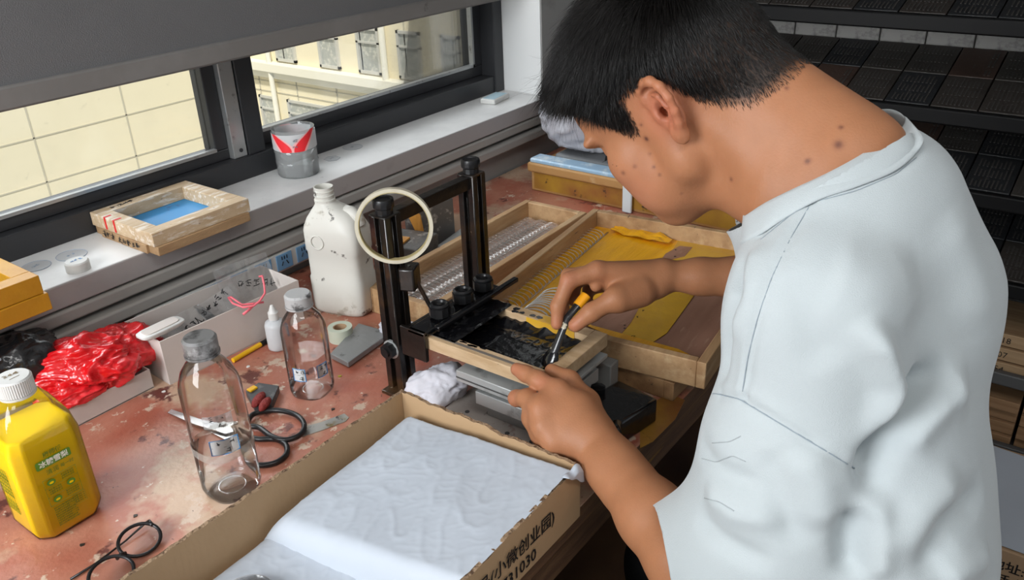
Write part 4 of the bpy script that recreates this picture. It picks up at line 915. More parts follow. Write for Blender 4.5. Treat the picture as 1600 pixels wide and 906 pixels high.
for x, y in ((.765, .60), (.768, .56), (.80, .545), (.775, .68)): hl.cyl((x, y, .0095), (x, y, .0108), .0035, 14)
obj('screw_hole', hl, m_irond, pr_)
obj('platen', MB().box((.768, .560, .064), (.925, .690, .082)), m_gal, pr_, bevel=.001)
obj('platen_groove', MB().box((.7672, .560, .070), (.769, .690, .072)), m_irond, pr_)
obj('lower_platen', MB().box((.772, .545, .034), (.92, .660, .055)), m_gal, pr_, bevel=.001)
obj('riser_block', MB().box((.785, .57, .010), (.90, .65, .034)).box((.785, .58, .055), (.90, .65, .064)), m_iron, pr_, bevel=.001)
obj('platen_edge', MB().box((.768, .533, .075), (.925, .559, .081)), m_gal, pr_, bevel=.001)
# clamp holding the screen frame
obj('clamp_plate', MB().box((.764, .742, .119), (.948, .775, .126)), m_inked, pr_, bevel=.002)
obj('clamp_bracket', MB().box((.764, .742, .078), (.7705, .790, .126)).box((.7705, .784, .078), (.925, .790, .119)), m_bpaint, pr_, bevel=.001)
obj('clamp_bar', MB().box((.780, .727, .126), (.975, .737, .134)), m_inked, pr_, bevel=.002)
for x in (.817, .871, .921):
    kb = MB(); kn = 20
    kb.rings([[(x + (.0150 + (.0012 if k % 2 else 0)) * math.cos(2 * PI * k / kn), .757 + (.0150 + (.0012 if k % 2 else 0)) * math.sin(2 * PI * k / kn), z) for k in range(kn)] for z in (.130, .144)])
    kb.lathe([(.0140, .144), (.0150, .1475), (.0120, .150), (.0100, .149), (.0085, .1455), (.001, .1455)], c=(x, .757), n=24); kb.cyl((x, .757, .126), (x, .757, .131), .008, 16)
    ko = obj('clamp_knob', kb, m_knob, pr_, smooth=True, auto=.5)
    obj('bolt_end', MB().cyl((x, .757, .1455), (x, .757, .1480), .0045, 6), m_knob, ko)
# arm, rod and side knob
p1 = PY(655, 425, .80); p2 = np.array((.812, .758, .136))
obj('rod', MB().cyl(PD(638, 415, 1.22), p2 + np.array((0, .012, .004)), .0032, 12), m_bpaint, pr_, smooth=True, auto=.5)
hb = PD(640, 432, 1.23)
obj('hinge_block', MB().box((hb[0] - .015, hb[1] - .012, hb[2] - .018), (hb[0] + .015, hb[1] + .012, hb[2] + .018), rz=.4), m_bpaint, pr_, bevel=.003)
obj('cross_rod', MB().cyl((.797, .830, .060), (.797 + .1, .795, .075), .0055, 14), m_gal, pr_, smooth=True, auto=.5)
kc = np.array((.766, .816, .076))
obj('washer', MB().cyl(kc + np.array((.004, 0, 0)), kc + np.array((0.0, 0, 0)), .0150, 28), m_gal, pr_, smooth=True, auto=.5)
kb = MB(); kb.rings([[(xx, kc[1] + (.0115 + (.0012 if k % 2 else 0)) * math.cos(2 * PI * k / 16), kc[2] + (.0115 + (.0012 if k % 2 else 0)) * math.sin(2 * PI * k / 16)) for k in range(16)] for xx in (kc[0], kc[0] - .010)]); kb.cyl(kc - np.array((.010, 0, 0)), kc - np.array((.014, 0, 0)), .0075, 16)
obj('side_knob', kb, m_knob, pr_, smooth=True, auto=.5)
# ink box at the near right foot of the press
ik = empty('ink_box', (.86, .475, 0), label='black ink-coated metal box beside the left wrist', cat='box')
obj('box_body', MB().box((.815, .455, 0), (.925, .528, .040), rz=-.18), m_inked, ik, bevel=.004)
obj('tube', MB().tube([(.83, .462, .043), (.812, .452, .040), (.805, .449, .025), (.808, .452, .006)], .007, 12), m_inked, ik, smooth=True)
obj('bolt_head', MB().cyl((.885, .525, .040), (.885, .525, .049), .011, 8).cyl((.86, .52, .040), (.86, .52, .046), .006, 8), m_inked, ik, smooth=True, auto=.5)
aw = mat('acrylic', (.55, .56, .55), .15, trans=.6, ior=1.45)
obj('acrylic_block', MB().box((.938, .535, 0), (.962, .60, .052)), aw, label='clear acrylic block stack between the printing frame and the low tray', cat='acrylic block', bevel=.002, org=(.95, .56, 0))

# -- screen frame in the clamp
sfr = empty('screen_frame', (.845, .65, .096), label='pine screen frame full of wet black ink clamped in the press', cat='screen frame')
fx0, fx1, fy0, fy1, fz0, fz1 = .772, .922, .532, .772, .0965, .1165
tw = .021
for lo, hi in (((fx0, fy0 + tw, fz0), (fx0 + tw, fy1 - tw, fz1)), ((fx1 - tw, fy0 + tw, fz0), (fx1, fy1 - tw, fz1)), ((fx0, fy0, fz0), (fx1, fy0 + tw, fz1)), ((fx0, fy1 - tw, fz0), (fx1, fy1, fz1))):
    obj('rail', MB().box(lo, hi), m_fr2 if False else mat('frame_pine2', (.58, .42, .26), .6, col2=(.46, .31, .17), vs=6, stretch=(12, 3, 12), bump=.3, spots=[((.02, .018, .016), 26, .70, .03)]), sfr, bevel=.001)
obj('groove', MB().box((fx0 + .0075, fy0 + .01, fz1), (fx0 + .0125, fy1 - .01, fz1 + .0004)), mat('groove_grey', (.16, .14, .12), .6), sfr)
obj('mesh', MB().box((fx0 + tw, fy0 + tw, fz0), (fx1 - tw, fy1 - tw, fz0 + .0012)), mat('mesh_black', (.012, .012, .013), .35), sfr)
def inkf(u, v):
    x = fx0 + tw + .0005 + u * (fx1 - fx0 - 2 * tw - .001); y = fy0 + tw + .0005 + v * (fy1 - fy0 - 2 * tw - .001)
    e = min(u, 1 - u) * 6; g = min(v, 1 - v) * 9; m_ = max(0, 1 - min(e, g))
    n = mnoise.noise(Vector((x * 60, y * 60, 1))); n2 = 1 - abs(mnoise.noise(Vector((x * 60, y * 75, 3)))) * 2
    flat = .25 if (.25 < u < .62 and .2 < v < .62) else 1
    return (x, y, fz0 + .0022 + m_ * .010 * (.7 + .5 * n) + flat * (.0007 * n + .0006 * max(0, n2) ** 2))
obj('wet_ink', MB().grid(inkf, 90, 130), m_inked, sfr, smooth=True)
obj('yellow_tape', MB().box((fx1 - tw - .001, .575, fz0 + .004), (fx1 - tw, .66, fz1 - .0003)).box((fx1 - tw, .585, fz1), (fx1 - .004, .64, fz1 + .0004)), m_tape2, sfr)
def smear(u, v):
    x = fx0 + tw - .012 + u * (fx1 - fx0 - 2 * tw + .030); y = .700 + v * .043
    return (x, y, fz1 + .0004 + .002 * max(0, mnoise.noise(Vector((x * 90, y * 90, 9)))))
obj('ink_smear', MB().grid(smear, 50, 24), m_inked, sfr, smooth=True)
sm2 = MB(); q = random.Random(12)
for k in range(14):
    on_right = k % 2; x = q.uniform(fx1 - tw, fx1 - .006) if on_right else q.uniform(fx0 + tw - .007, fx0 + tw); y = q.uniform(.64, .72)
    sm2.add([(x + q.uniform(.4, 1) * .003 * math.cos(a) * (1 + on_right), y + q.uniform(.6, 1) * .007 * math.sin(a), fz1 + .0005) for a in [2 * PI * j / 9 for j in range(9)]], [tuple(range(9))])
obj('ink_blot', sm2, m_inked, sfr, kind='stuff')
ac = PZ(950, 535, .11)

# -- masking tape ring hung over the near post
tp = empty('masking_tape_ring', (0, 0, 0), label='nearly used-up cream masking tape ring hung over the near press post', cat='tape roll')
cc = Vector(PD(616, 353, 1.185)); vd = Vector(ray(616, 353)).normalized(); zup = Vector((0, 0, 1))
side = vd.cross(zup).normalized(); upv = side.cross(vd).normalized()
nrm = (vd * math.cos(.16) + side * .12 + upv * math.sin(.30)).normalized()
e1 = nrm.cross(upv).normalized(); e2 = e1.cross(nrm).normalized()
def ringpt(a, r, l): return cc + e1 * r * math.cos(a) + e2 * r * math.sin(a) + nrm * l
Ro, Ri, Wd = .0545, .0485, .0105
rr = [[ringpt(a, r, l) for r, l in ((Ro, -Wd / 2), (Ro, Wd / 2), (Ri + .0012, Wd / 2), (Ri + .0012, -Wd / 2))] for a in [2 * PI * k / 80 for k in range(80)]]
obj('tape_layer', MB().rings(rr, closed=True), mat('masking_tape', (.55, .51, .40), .6, spots=[((.46, .42, .33), 30, .5, .2)]), tp, smooth=True, auto=.7)
rr = [[ringpt(a, r, l) for r, l in ((Ri + .0011, -Wd / 2), (Ri + .0011, Wd / 2), (Ri, Wd / 2), (Ri, -Wd / 2))] for a in [2 * PI * k / 80 for k in range(80)]]
obj('tape_core', MB().rings(rr, closed=True), mat('tape_core_yellow', (.40, .33, .16), .6), tp, smooth=True, auto=.7)

# -- metal pieces behind the posts
m_speck = mat('speckled_metal', (.14, .135, .13), .4, metal=.4, spots=[((.40, .38, .35), 45, .55, .1), ((.05, .03, .02), 14, .58, .1)], bump=.3)
m_orange = mat('orange_paste', (.62, .28, .05), .5, bump=.5, bs=60)
mb1 = empty('metal_block', (1.10, 1.10, 0), label='speckled dark metal block behind the near press post', cat='metal block')
obj('block_body', MB().box((1.075, 1.065, 0), (1.165, 1.160, .062), rz=.25), m_speck, mb1, bevel=.002)
obj('paste_smear', MB().box((1.09, 1.10, .062), (1.12, 1.13, .066), rz=.25), m_orange, mb1, bevel=.001)
mb2 = empty('metal_block', (1.24, 1.13, 0), label='speckled metal block crusted with orange paste behind the far press post', cat='metal block')
obj('block_body', MB().box((1.185, 1.120, 0), (1.275, 1.175, .100), rz=-.2), m_speck, mb2, bevel=.002)
obj('paste_crust', MB().grid(lambda u, v: (1.19 + u * .08, 1.125 + v * .045 - u * .017 + .008, .1005 + .008 * max(0, mnoise.noise(Vector((u * 7, v * 5, 2))) + .3)), 24, 12), m_orange, mb2, smooth=True)
obj('paste_wedge', MB().add([(1.176, 1.135, .096), (1.176, 1.165, .096), (1.170, 1.12, .030), (1.184, 1.13, .096), (1.184, 1.165, .096), (1.184, 1.12, .030)], [(0, 2, 1), (3, 4, 5), (0, 1, 4, 3), (1, 2, 5, 4), (2, 0, 3, 5)]), m_orange, mb2)
obj('metal_roller', MB().cyl((1.172, 1.072, .018), (1.33, 1.10, .018), .017, 32), m_gal, label='grey metal roller lying between the press posts and the wall', cat='roller', smooth=True, auto=.5, org=(1.25, 1.085, 0))
# white rags
m_rag = mat('white_rag', (.62, .62, .68), .85, bump=.4, bs=60, spots=[((.40, .42, .55), 14, .64, .1)])  # darker bluish spots paint fold shadows into the white cloth
crumple('white_rag', (.792, .748, .001), (.046, .044, .032), 21, m_rag, 'crumpled white rag under the screen frame beside the near post', 'rag', amp=.35, fr=1.9, ridge=.30, flat=.6)
crumple('white_rag', (.885, .905, .001), (.030, .05, .022), 25, m_rag, 'small white rag behind the near press post', 'rag', amp=.3, fr=2.2, ridge=.42, flat=.6)
# paint flakes on the table
m_fl = [mat('white_flake', (.75, .75, .72), .5), mat('olive_flake', (.35, .30, .02), .5), mat('dark_flake', (.03, .025, .02), .5)]
q = random.Random(9)
for i, (px, py, k, lab) in enumerate(((388, 573, 0, 'white paint flake by the yellow pen'), (531, 588, 1, 'olive green flake between the clear bottle and the metal plate'), (212, 806, 2, 'dark flake on the worn table patch'), (128, 852, 2, 'dark speck of grit in front of the yellow bottle'), (256, 612, 0, 'pale dust flake before the corner of the long white box'), (520, 640, 2, 'dark crumb by the spatula tip'))):
    c = PZ(px, py, 0); n = 7
    obj('paint_flake', MB().prism([(q.uniform(.5, 1) * .004 * math.cos(2 * PI * j / n), q.uniform(.5, 1) * .0035 * math.sin(2 * PI * j / n)) for j in range(n)], 0, .0012), m_fl[k], label=lab, cat='flake')
    bpy.data.objects[-1].location if False else None
    [o for o in bpy.data.objects if o.name.startswith('paint_flake') and o.get('label') == lab][0].location = tuple(c)
# box on the floor by the shelf
fb = empty('cardboard_box', (1.86, .0, -.75), label='brown cardboard box of white sheets on the floor below the shelf', cat='box')
obj('box_body', MB().box((1.68, -.28, -.75), (2.06, .30, -.605)), m_kraft, fb, bevel=.003)
obj('white_sheets', MB().grid(lambda u, v: (1.687 + u * .36, -.275 + v * .57, -.602 + .008 * math.sin(u * 5) * math.sin(v * 4 + 1)), 20, 20), m_tissue, fb, smooth=True)
ft = MB(); place_text(ft, '地址:甘肃', .030, (1.6795, .020, -.655), (0, -1, 0), (0, 0, 1), .0004); place_text(ft, '电话:街', .030, (1.6795, .034, -.692), (0, -1, 0), (0, 0, 1), .0004)
obj('printed_text', ft, m_ink, fb)
# ================================================================ distance-field modeller (numpy), used for the body and the shirt
def A3(p): return np.array(p, dtype=float)
class Field:
    def __init__(s): s.ops = []
    def cone(s, a, b, r1, r2, k=.01, sub=False): s.ops.append(('c', A3(a), A3(b), r1, r2, k, sub)); return s
    def ell(s, c, R, rad, k=.01, sub=False): s.ops.append(('e', A3(c), np.array(R, float), A3(rad), 0, k, sub)); return s
    def chain(s, pts, rs, k=.004, sub=False):
        for i in range(len(pts) - 1): s.cone(pts[i], pts[i + 1], rs[i], rs[i + 1], k, sub)
        return s
    @staticmethod
    def prim(o, P):
        if o[0] == 'c':
            _, a, b, r1, r2, k, sub = o; ba = b - a; L = np.linalg.norm(ba) + 1e-9
            t = np.clip((P - a) @ ba / (L * L), 0, 1); return np.linalg.norm(P - a - t[:, None] * ba, axis=1) - (r1 + (r2 - r1) * t)
        _, c, R, rad, _, k, sub = o; q = (P - c) @ R.T      # rows of R are the local axes
        k0 = np.linalg.norm(q / rad, axis=1); k1 = np.linalg.norm(q / rad ** 2, axis=1) + 1e-9
        return k0 * (k0 - 1) / k1
    def eval(s, P, idx=None):
        d = np.full(len(P), 1.0)
        for i in (range(len(s.ops)) if idx is None else idx):
            o = s.ops[i]; e = Field.prim(o, P); k = o[5]
            if o[6]:
                h = np.clip(.5 - .5 * (d + e) / k, 0, 1); d = d * (1 - h) - e * h + k * h * (1 - h)
            else:
                h = np.clip(.5 + .5 * (e - d) / k, 0, 1); d = np.where(d > .9, e, e + (d - e) * h - k * h * (1 - h))
        return d
    def mesh(s, vox, lo, hi, nb=16, warp=None):
        lo = np.floor(A3(lo) / vox).astype(int); hi = np.ceil(A3(hi) / vox).astype(int)
        ax = [np.arange(lo[i], hi[i], nb) for i in range(3)]
        B = np.stack(np.meshgrid(*ax, indexing='ij'), -1).reshape(-1, 3)
        cen = (B + nb / 2) * vox; rb = nb * vox * .5 * 1.75 + vox
        D = np.stack([Field.prim(o, cen) for o in s.ops]); 
        pos = np.array([not o[6] for o in s.ops]); near = D < (rb + np.array([o[5] for o in s.ops])[:, None] * 1.2 + .004)
        keep = np.where((near & pos[:, None]).any(0))[0]
        g = np.arange(-1, nb + 2); G = np.stack(np.meshgrid(g, g, g, indexing='ij'), -1).reshape(-1, 3); n = nb + 3
        keyV, posV, quads = [], [], []
        OFF = 4096
        def key(c): c = c + OFF // 2; return (c[..., 0] * OFF + c[..., 1]) * OFF + c[..., 2]
        for b in keep:
            idx = np.where(near[:, b])[0]; base = B[b]
            d = s.eval((G + base) * vox, idx).reshape(n, n, n)
            if d.min() > 0 or d.max() < 0: continue
            ins = d < 0
            c = np.zeros((n - 1,) * 3, int)
            for i in (0, 1):
                for j in (0, 1):
                    for k in (0, 1): c += ins[i:n - 1 + i, j:n - 1 + j, k:n - 1 + k]
            act = np.argwhere((c > 0) & (c < 8))
            if not len(act): continue
            acc = np.zeros((len(act), 3)); cnt = np.zeros(len(act))
            E = []
            for a in range(3):
                u, v = [x for x in range(3) if x != a]
                for i in (0, 1):
                    for j in (0, 1):
                        p0 = np.zeros(3, int); p0[u] = i; p0[v] = j; p1 = p0.copy(); p1[a] = 1; E.append((p0, p1))
            for p0, p1 in E:
                q0 = act + p0; q1 = act + p1
                a0 = d[q0[:, 0], q0[:, 1], q0[:, 2]]; a1 = d[q1[:, 0], q1[:, 1], q1[:, 2]]
                m = (a0 < 0) != (a1 < 0); t = np.where(m, a0 / np.where(m, a0 - a1, 1), 0)
                acc += np.where(m[:, None], q0 + t[:, None] * (p1 - p0), 0); cnt += m
            vp = (acc / cnt[:, None] - 1 + base) * vox
            keyV.append(key(act - 1 + base)); posV.append(vp)
            for a in range(3):
                u, v = [x for x in range(3) if x != a]
                sl0 = [slice(1, 1 + nb)] * 3; sl1 = list(sl0); sl1[a] = slice(2, 2 + nb)
                i0 = ins[tuple(sl0)]; i1 = ins[tuple(sl1)]; e = np.argwhere(i0 != i1)
                if not len(e): continue
                fl = i0[e[:, 0], e[:, 1], e[:, 2]]; g0 = e + base
                eu = np.zeros(3, int); eu[u] = 1; ev = np.zeros(3, int); ev[v] = 1
                Q = np.stack([key(g0 - eu - ev), key(g0 - ev), key(g0), key(g0 - eu)], 1)
                if a == 1: fl = ~fl
                Q = np.where(fl[:, None], Q, Q[:, ::-1]); quads.append(Q)
        K = np.concatenate(keyV); V = np.concatenate(posV); Q = np.concatenate(quads)
        uk, first = np.unique(K, return_index=True); V = V[first]
        ix = np.searchsorted(uk, Q); ix = np.minimum(ix, len(uk) - 1); ok = (uk[ix] == Q).all(1)
        return V, ix[ok]
def np_mesh(name, V, Q, m, smooth=True):
    me = bpy.data.meshes.new(name); nV, nQ = len(V), len(Q); k = Q.shape[1]
    me.vertices.add(nV); me.vertices.foreach_set('co', np.asarray(V, np.float32).ravel())
    me.loops.add(nQ * k); me.loops.foreach_set('vertex_index', np.asarray(Q, np.int32).ravel())
    me.polygons.add(nQ); me.polygons.foreach_set('loop_start', np.arange(0, nQ * k, k, dtype=np.int32)); me.polygons.foreach_set('loop_total', np.full(nQ, k, np.int32))
    me.update(calc_edges=True); me.validate()
    if smooth: me.polygons.foreach_set('use_smooth', [True] * len(me.polygons))
    me.materials.append(m); return me

# ================================================================ the seated person
# head frame (rows: forward, left, up) in the table frame
al = math.radians(42); HS = 1.06
f_c = A3((-.77 * math.cos(al), -.64 * math.cos(al), -math.sin(al))); l_c = A3((-.77 * math.sin(al), -.64 * math.sin(al), math.cos(al)))
HF = CR @ f_c; HL = CR @ l_c; HF /= np.linalg.norm(HF); HL -= HF * (HF @ HL); HL /= np.linalg.norm(HL); HU = np.cross(HF, HL)
HO = PD(1070, 158, .885)
HR = np.stack([HF, HL, HU])
def H(x, y, z): return HO + (HF * x + HL * y + HU * z) * .01 * HS          # head-local centimetres
def hell(F, c, rad, k=.01, sub=False, rot=None):
    R = HR if rot is None else rot @ HR
    F.ell(H(*c), R, A3(rad) * .01 * HS, k, sub)
def rotz(a): c, s = math.cos(a), math.sin(a); return np.array([[c, s, 0], [-s, c, 0], [0, 0, 1]])
def roty(a): c, s = math.cos(a), math.sin(a); return np.array([[c, 0, s], [0, 1, 0], [-s, 0, c]])
B = Field()
hell(B, (-.6, 0, 4.9), (9.6, 7.5, 8.0)); hell(B, (3.2, 0, 4.2), (6.6, 6.6, 6.8), .02); hell(B, (-4.0, 0, 2.2), (6.0, 6.6, 5.6), .02)
hell(B, (4.4, 0, -2.0), (5.2, 6.1, 6.6), .02)                       # mid face
hell(B, (6.3, 0, -6.9), (3.1, 3.7, 2.8), .025)                       # chin
for s in (1, -1):
    B.cone(H(1.2, 4.9 * s, -4.6), H(6.8, 2.0 * s, -7.5), .022, .020, .02)   # jaw line
    B.cone(H(.2, 5.2 * s, -1.0), H(.8, 5.0 * s, -4.4), .019, .017, .025)
    hell(B, (6.1, 4.6 * s, -1.2), (2.4, 2.1, 2.2), .016)            # cheekbone
    hell(B, (5.6, 4.3 * s, -4.4), (2.8, 2.1, 3.2), .016)            # cheek
    hell(B, (8.6, 3.0 * s, 1.1), (1.5, 1.9, 1.25), .012, True)      # eye socket
    hell(B, (7.35, 3.05 * s, 1.1), (1.35, 1.45, 1.25), .006)        # eyeball with lids
    hell(B, (8.3, 3.1 * s, 3.0), (1.2, 2.6, .75), .010)             # brow
B.cone(H(9.2, 0, 2.0), H(10.2, 0, -1.5), .0065, .0085, .010); hell(B, (10.0, 0, -1.7), (1.25, 1.0, .9), .006)
for s in (1, -1): hell(B, (9.3, 1.1 * s, -1.9), (1.0, .7, .75), .005)
hell(B, (9.2, 0, -4.4), (1.2, 2.4, .65), .006); hell(B, (9.0, 0, -5.5), (1.25, 2.1, .7), .006); hell(B, (8.2, 0, -4.9), (1.6, 3.4, 1.9), .012)
# ears: helix rim, antihelix, lobe, concha hollow
for s in (1, -1):
    tilt = 0.16
    def E(a, b, o):          # a forward, b up along the ear, o out from the head
        ca, sa = math.cos(tilt), math.sin(tilt); return H(-1.3 + (a * ca - b * sa) * .88, (6.9 + o - a * .35) * s, .3 + (b * ca + a * sa))
    B.ell(E(-.3, .1, .15), HR, A3((1.45, .50, 2.6)) * .01, .006)
    B.chain([E(1.05, .5, .30), E(1.35, 1.6, .55), E(1.0, 2.6, .75), E(.1, 3.15, .9), E(-.95, 2.95, 1.0), E(-1.7, 2.1, 1.1), E(-1.95, .8, 1.1), E(-1.7, -.5, 1.0), E(-1.2, -1.6, .9), E(-.6, -2.5, .75)], [.0028, .0036, .0042, .0046, .0048, .0048, .0044, .0042, .0042, .0050], .0035)
    B.ell(E(-.35, -2.55, .60), HR, A3((.95, .55, 1.15)) * .01, .005)
    B.chain([E(-.1, 1.9, .75), E(-.75, 1.35, .85), E(-.98, .4, .85), E(-.8, -.6, .80), E(-.25, -1.35, .75)], [.0024, .0028, .0030, .0029, .0026], .004)
    B.ell(E(-.10, .05, .80), HR, A3((.70, .75, 1.05)) * .01, .003, True); B.ell(E(.22, -.15, .1), HR, A3((.42, 1.4, .55)) * .01, .003, True)
    B.ell(E(.85, -.35, .55), HR, A3((.38, .45, .65)) * .01, .004)
    B.ell(E(.15, 2.3, .85), HR, A3((.95, .55, .36)) * .01, .002, True); B.ell(E(-1.32, 1.3, 1.15), HR, A3((.20, .45, 1.2)) * .01, .002, True)
# neck, shoulders, upper trunk (most of it lies inside the shirt)
NB = PD(1300, 262, .81)
SL = PD(1262, 500, .78); SR = A3((.975, .300, .350))
C1 = A3((.81, .185, .27)); C2 = A3((.765, .13, .06)); C3 = A3((.735, .08, -.17))
B.cone(H(-2.2, 0, -3.2), NB, .050, .054, .02); B.cone(H(3.0, 0, -6.4), NB + A3((-.02, .035, -.03)), .026, .045, .03)
B.cone(H(-5.0, 0, .5), NB + A3((.012, -.022, .012)), .050, .040, .03)
for s in (1, -1): B.cone(H(-2.8, 4.0 * s, -2.2), NB + A3((-.01, .03, -.02)) + HL * .02 * s, .018, .016, .02)
TL = NB + (SL - NB) * .55 + A3((0, 0, .006)); TR = NB + (SR - NB) * .55 + A3((0, 0, .022))
B.cone(NB + A3((0, -.01, -.012)), TL, .044, .030, .03); B.cone(NB + A3((0, -.01, -.012)), TR, .044, .030, .03)
B.cone(TL - A3((0, 0, .02)), SL, .030, .035, .02); B.cone(TR - A3((0, 0, .02)), SR, .030, .035, .02)
B.cone(NB - A3((0, 0.01, .05)), C1, .055, .085, .03); B.cone(C1, C2, .085, .08, .03)
# arms
EL = PD(1135, 950, .86); WL = PD(924, 686, 1.05)
ER = A3((1.12, .23, .20)); WR = PD(1046, 431, 1.165)
B.cone(SL, EL, .035, .040, .02)
def lerp(a, b, t): return a + (b - a) * t
pl_ = np.cross(EL - WL, ray(925, 690)); pl_ /= np.linalg.norm(pl_)     # across the forearm as seen in the photo
B.chain([EL, lerp(EL, WL, .25), lerp(EL, WL, .5), lerp(EL, WL, .8), WL], [.040, .043, .039, .030, .0255], .015)
for s in (1, -1): B.chain([lerp(EL, WL, .7) + pl_ * .006 * s, WL + pl_ * .0095 * s], [.027, .0205], .012)
B.cone(SR, ER, .045, .040, .02)
B.chain([ER, lerp(ER, WR, .25), lerp(ER, WR, .55), lerp(ER, WR, .85), WR], [.040, .042, .034, .0235, .021], .015)
# left hand: index and thumb pinch the frame corner, the other fingers curl under
def J(*p): return PD(*p)
lm = {'i': J(872, 612, 1.072), 'm': J(846, 638, 1.060), 'r': J(850, 666, 1.052), 'p': J(866, 690, 1.046)}
B.cone(WL, lerp(WL, lm['i'], .5), .025, .022, .014); B.cone(WL, J(905, 638, 1.066), .025, .0195, .014)
for f_, r_ in (('i', .0140), ('m', .0150), ('r', .0145), ('p', .0130)): B.cone(lerp(WL, lm[f_], .12), lm[f_], .022, r_, .018)
B.cone(J(905, 645, 1.075), J(866, 655, 1.078), .024, .022, .016); B.cone(lm['i'], lm['m'], .0125, .0125, .012)
B.chain([lm['i'], J(840, 593, 1.094), J(822, 584, 1.110), J(808, 577, 1.119)], [.0135, .0112, .0100, .0090], .008)
B.chain([lm['m'], J(822, 622, 1.086), J(807, 622, 1.104), J(816, 621, 1.124)], [.0140, .0108, .0098, .0086], .008)
B.chain([lm['r'], J(834, 652, 1.078), J(834, 648, 1.100), J(846, 644, 1.118)], [.0140, .0118, .0098, .0084], .012)
B.chain([lm['p'], J(848, 680, 1.066), J(850, 672, 1.088), J(860, 664, 1.104)], [.0128, .0110, .0090, .0076], .012)
B.cone(J(834, 655, 1.078), J(848, 680, 1.068), .0105, .0105, .012)
B.chain([J(930, 672, 1.060), J(917, 628, 1.086), J(890, 594, 1.108), J(862, 579, 1.120)], [.0195, .0150, .0118, .0096], .010)
# right hand holding the brush
rm = {'i': J(934, 423, 1.150), 'm': J(936, 425, 1.172), 'r': J(945, 432, 1.192), 'p': J(958, 442, 1.208)}
for f_, r_ in (('i', .0135), ('m', .0130), ('r', .0120), ('p', .0110)): B.cone(lerp(WR, rm[f_], .12), rm[f_], .0185, r_, .012)
B.chain([rm['i'], J(889, 438, 1.148), J(872, 478, 1.150), J(870, 506, 1.153)], [.0135, .0112, .0098, .0082], .006)
B.chain([rm['m'], J(888, 430, 1.176), J(878, 470, 1.178), J(886, 498, 1.172)], [.0122, .0095, .0084, .0070], .005)
B.chain([rm['r'], J(900, 437, 1.198), J(896, 468, 1.196), J(914, 478, 1.186)], [.0115, .0092, .0082, .0070], .005)
B.chain([rm['p'], J(920, 452, 1.212), J(916, 474, 1.206), J(934, 478, 1.196)], [.0105, .0085, .0074, .0064], .005)
B.cone(J(1020, 448, 1.160), J(968, 462, 1.140), .0185, .0150, .014); B.cone(J(985, 445, 1.165), J(950, 440, 1.165), .018, .014, .012)
B.chain([J(1000, 452, 1.150), J(962, 466, 1.134), J(924, 488, 1.136), J(899, 508, 1.143)], [.0185, .0145, .0118, .0098], .008)
B.cone(J(1000, 458, 1.152), J(968, 470, 1.140), .018, .0150, .012); B.ell(J(931, 447, 1.154), HR, (.0080, .0080, .0080), .008)
bv, bq_ = B.mesh(.0019, (.50, -.05, -.35), (1.30, .70, .75))
# skin colour: own variations of the skin only (flush, lips, moles, stubble under the hair)
loc = (bv - HO) @ HR.T * 100 / HS
def near_(p, r): return np.exp(-((np.linalg.norm(bv - A3(p), axis=1) / r) ** 2))
skin = np.tile(A3((.365, .158, .076)), (len(bv), 1))
def tint(w_, c): 
    global skin
    w_ = np.clip(w_, 0, 1)[:, None]; skin = skin * (1 - w_) + A3(c) * w_
for s in (1, -1): tint(.75 * near_(H(-1.4, 8.2 * s, .3), .028), (.44, .135, .08)); tint(.35 * near_(H(6.5, 4.5 * s, -3.6), .03), (.46, .16, .105))
tint(near_(H(9.9, 0, -4.9), .012) * 1.2, (.45, .14, .12))
for p in (lm['i'], lm['m'], rm['i'], J(850, 597, 1.08), J(889, 436, 1.14), J(868, 508, 1.14), J(899, 509, 1.135), J(806, 576, 1.11), J(803, 622, 1.10)): tint(.45 * near_(p, .013), (.46, .165, .10))
# ---- hairline (head-local): above this height hair grows
hx = [-12, -8.6, -7.0, -5.0, -3.9, -3.2, -2.0, 0, 1.2, 1.9, 2.6, 3.6, 4.4, 5.2, 6.2, 7.4, 8.4, 12]
hz = [-5.0, -5.0, -4.6, -3.0, -1.2, 1.6, 3.3, 3.6, 3.2, 1.2, -.2, .4, 2.6, 4.4, 5.6, 6.8, 7.4, 7.8]
hl_ = np.interp(loc[:, 0], hx, hz)
earlike = (np.abs(loc[:, 1]) > 7.35) & (loc[:, 0] > -4.0) & (loc[:, 0] < 1.8) & (loc[:, 2] < 3.8) & (loc[:, 2] > -4)
headmask = (loc[:, 2] > hl_) & ~earlike & (loc[:, 2] < 16) & (np.abs(loc[:, 1]) < 9) & (np.abs(loc[:, 0]) < 12)
sc_w = np.clip((loc[:, 2] - hl_) / 1.3, 0, 1) * headmask
tint(sc_w * .93, (.012, .010, .009))
def surf(px, py, d0=.6, d1=1.3):
    """first point of the body along the line of sight"""
    o = CAM; r = ray(px, py); ts = np.linspace(d0, d1, 700); dd = B.eval(o + ts[:, None] * r); i = np.argmax(dd < 0)
    return o + ts[i] * r if dd[i] < 0 else None
for px, py, r_, st in ((1310, 226, .0042, .9), (1262, 252, .0026, .9), (1314, 199, .0020, .9), (1229, 138, .0016, .9), (1010, 217, .0024, 1.3), (1002, 195, .0016, .8), (1143, 280, .0020, .8), (992, 260, .0020, .6), (1022, 261, .0014, .8), (1031, 273, .0014, .8), (1065, 302, .0012, .6), (974, 270, .0022, .7), (1016, 240, .0012, .6)):
    p = surf(px, py)
    if p is not None: tint(st * near_(p, r_ * .8 + .0006), (.10, .035, .025))
m_skin = mat('skin', (.5, .25, .15), .48, bump=.10, bs=420, sss=.12, spec=.35)
nt = m_skin.node_tree; at = nt.nodes.new('ShaderNodeAttribute'); at.attribute_name = 'skin'
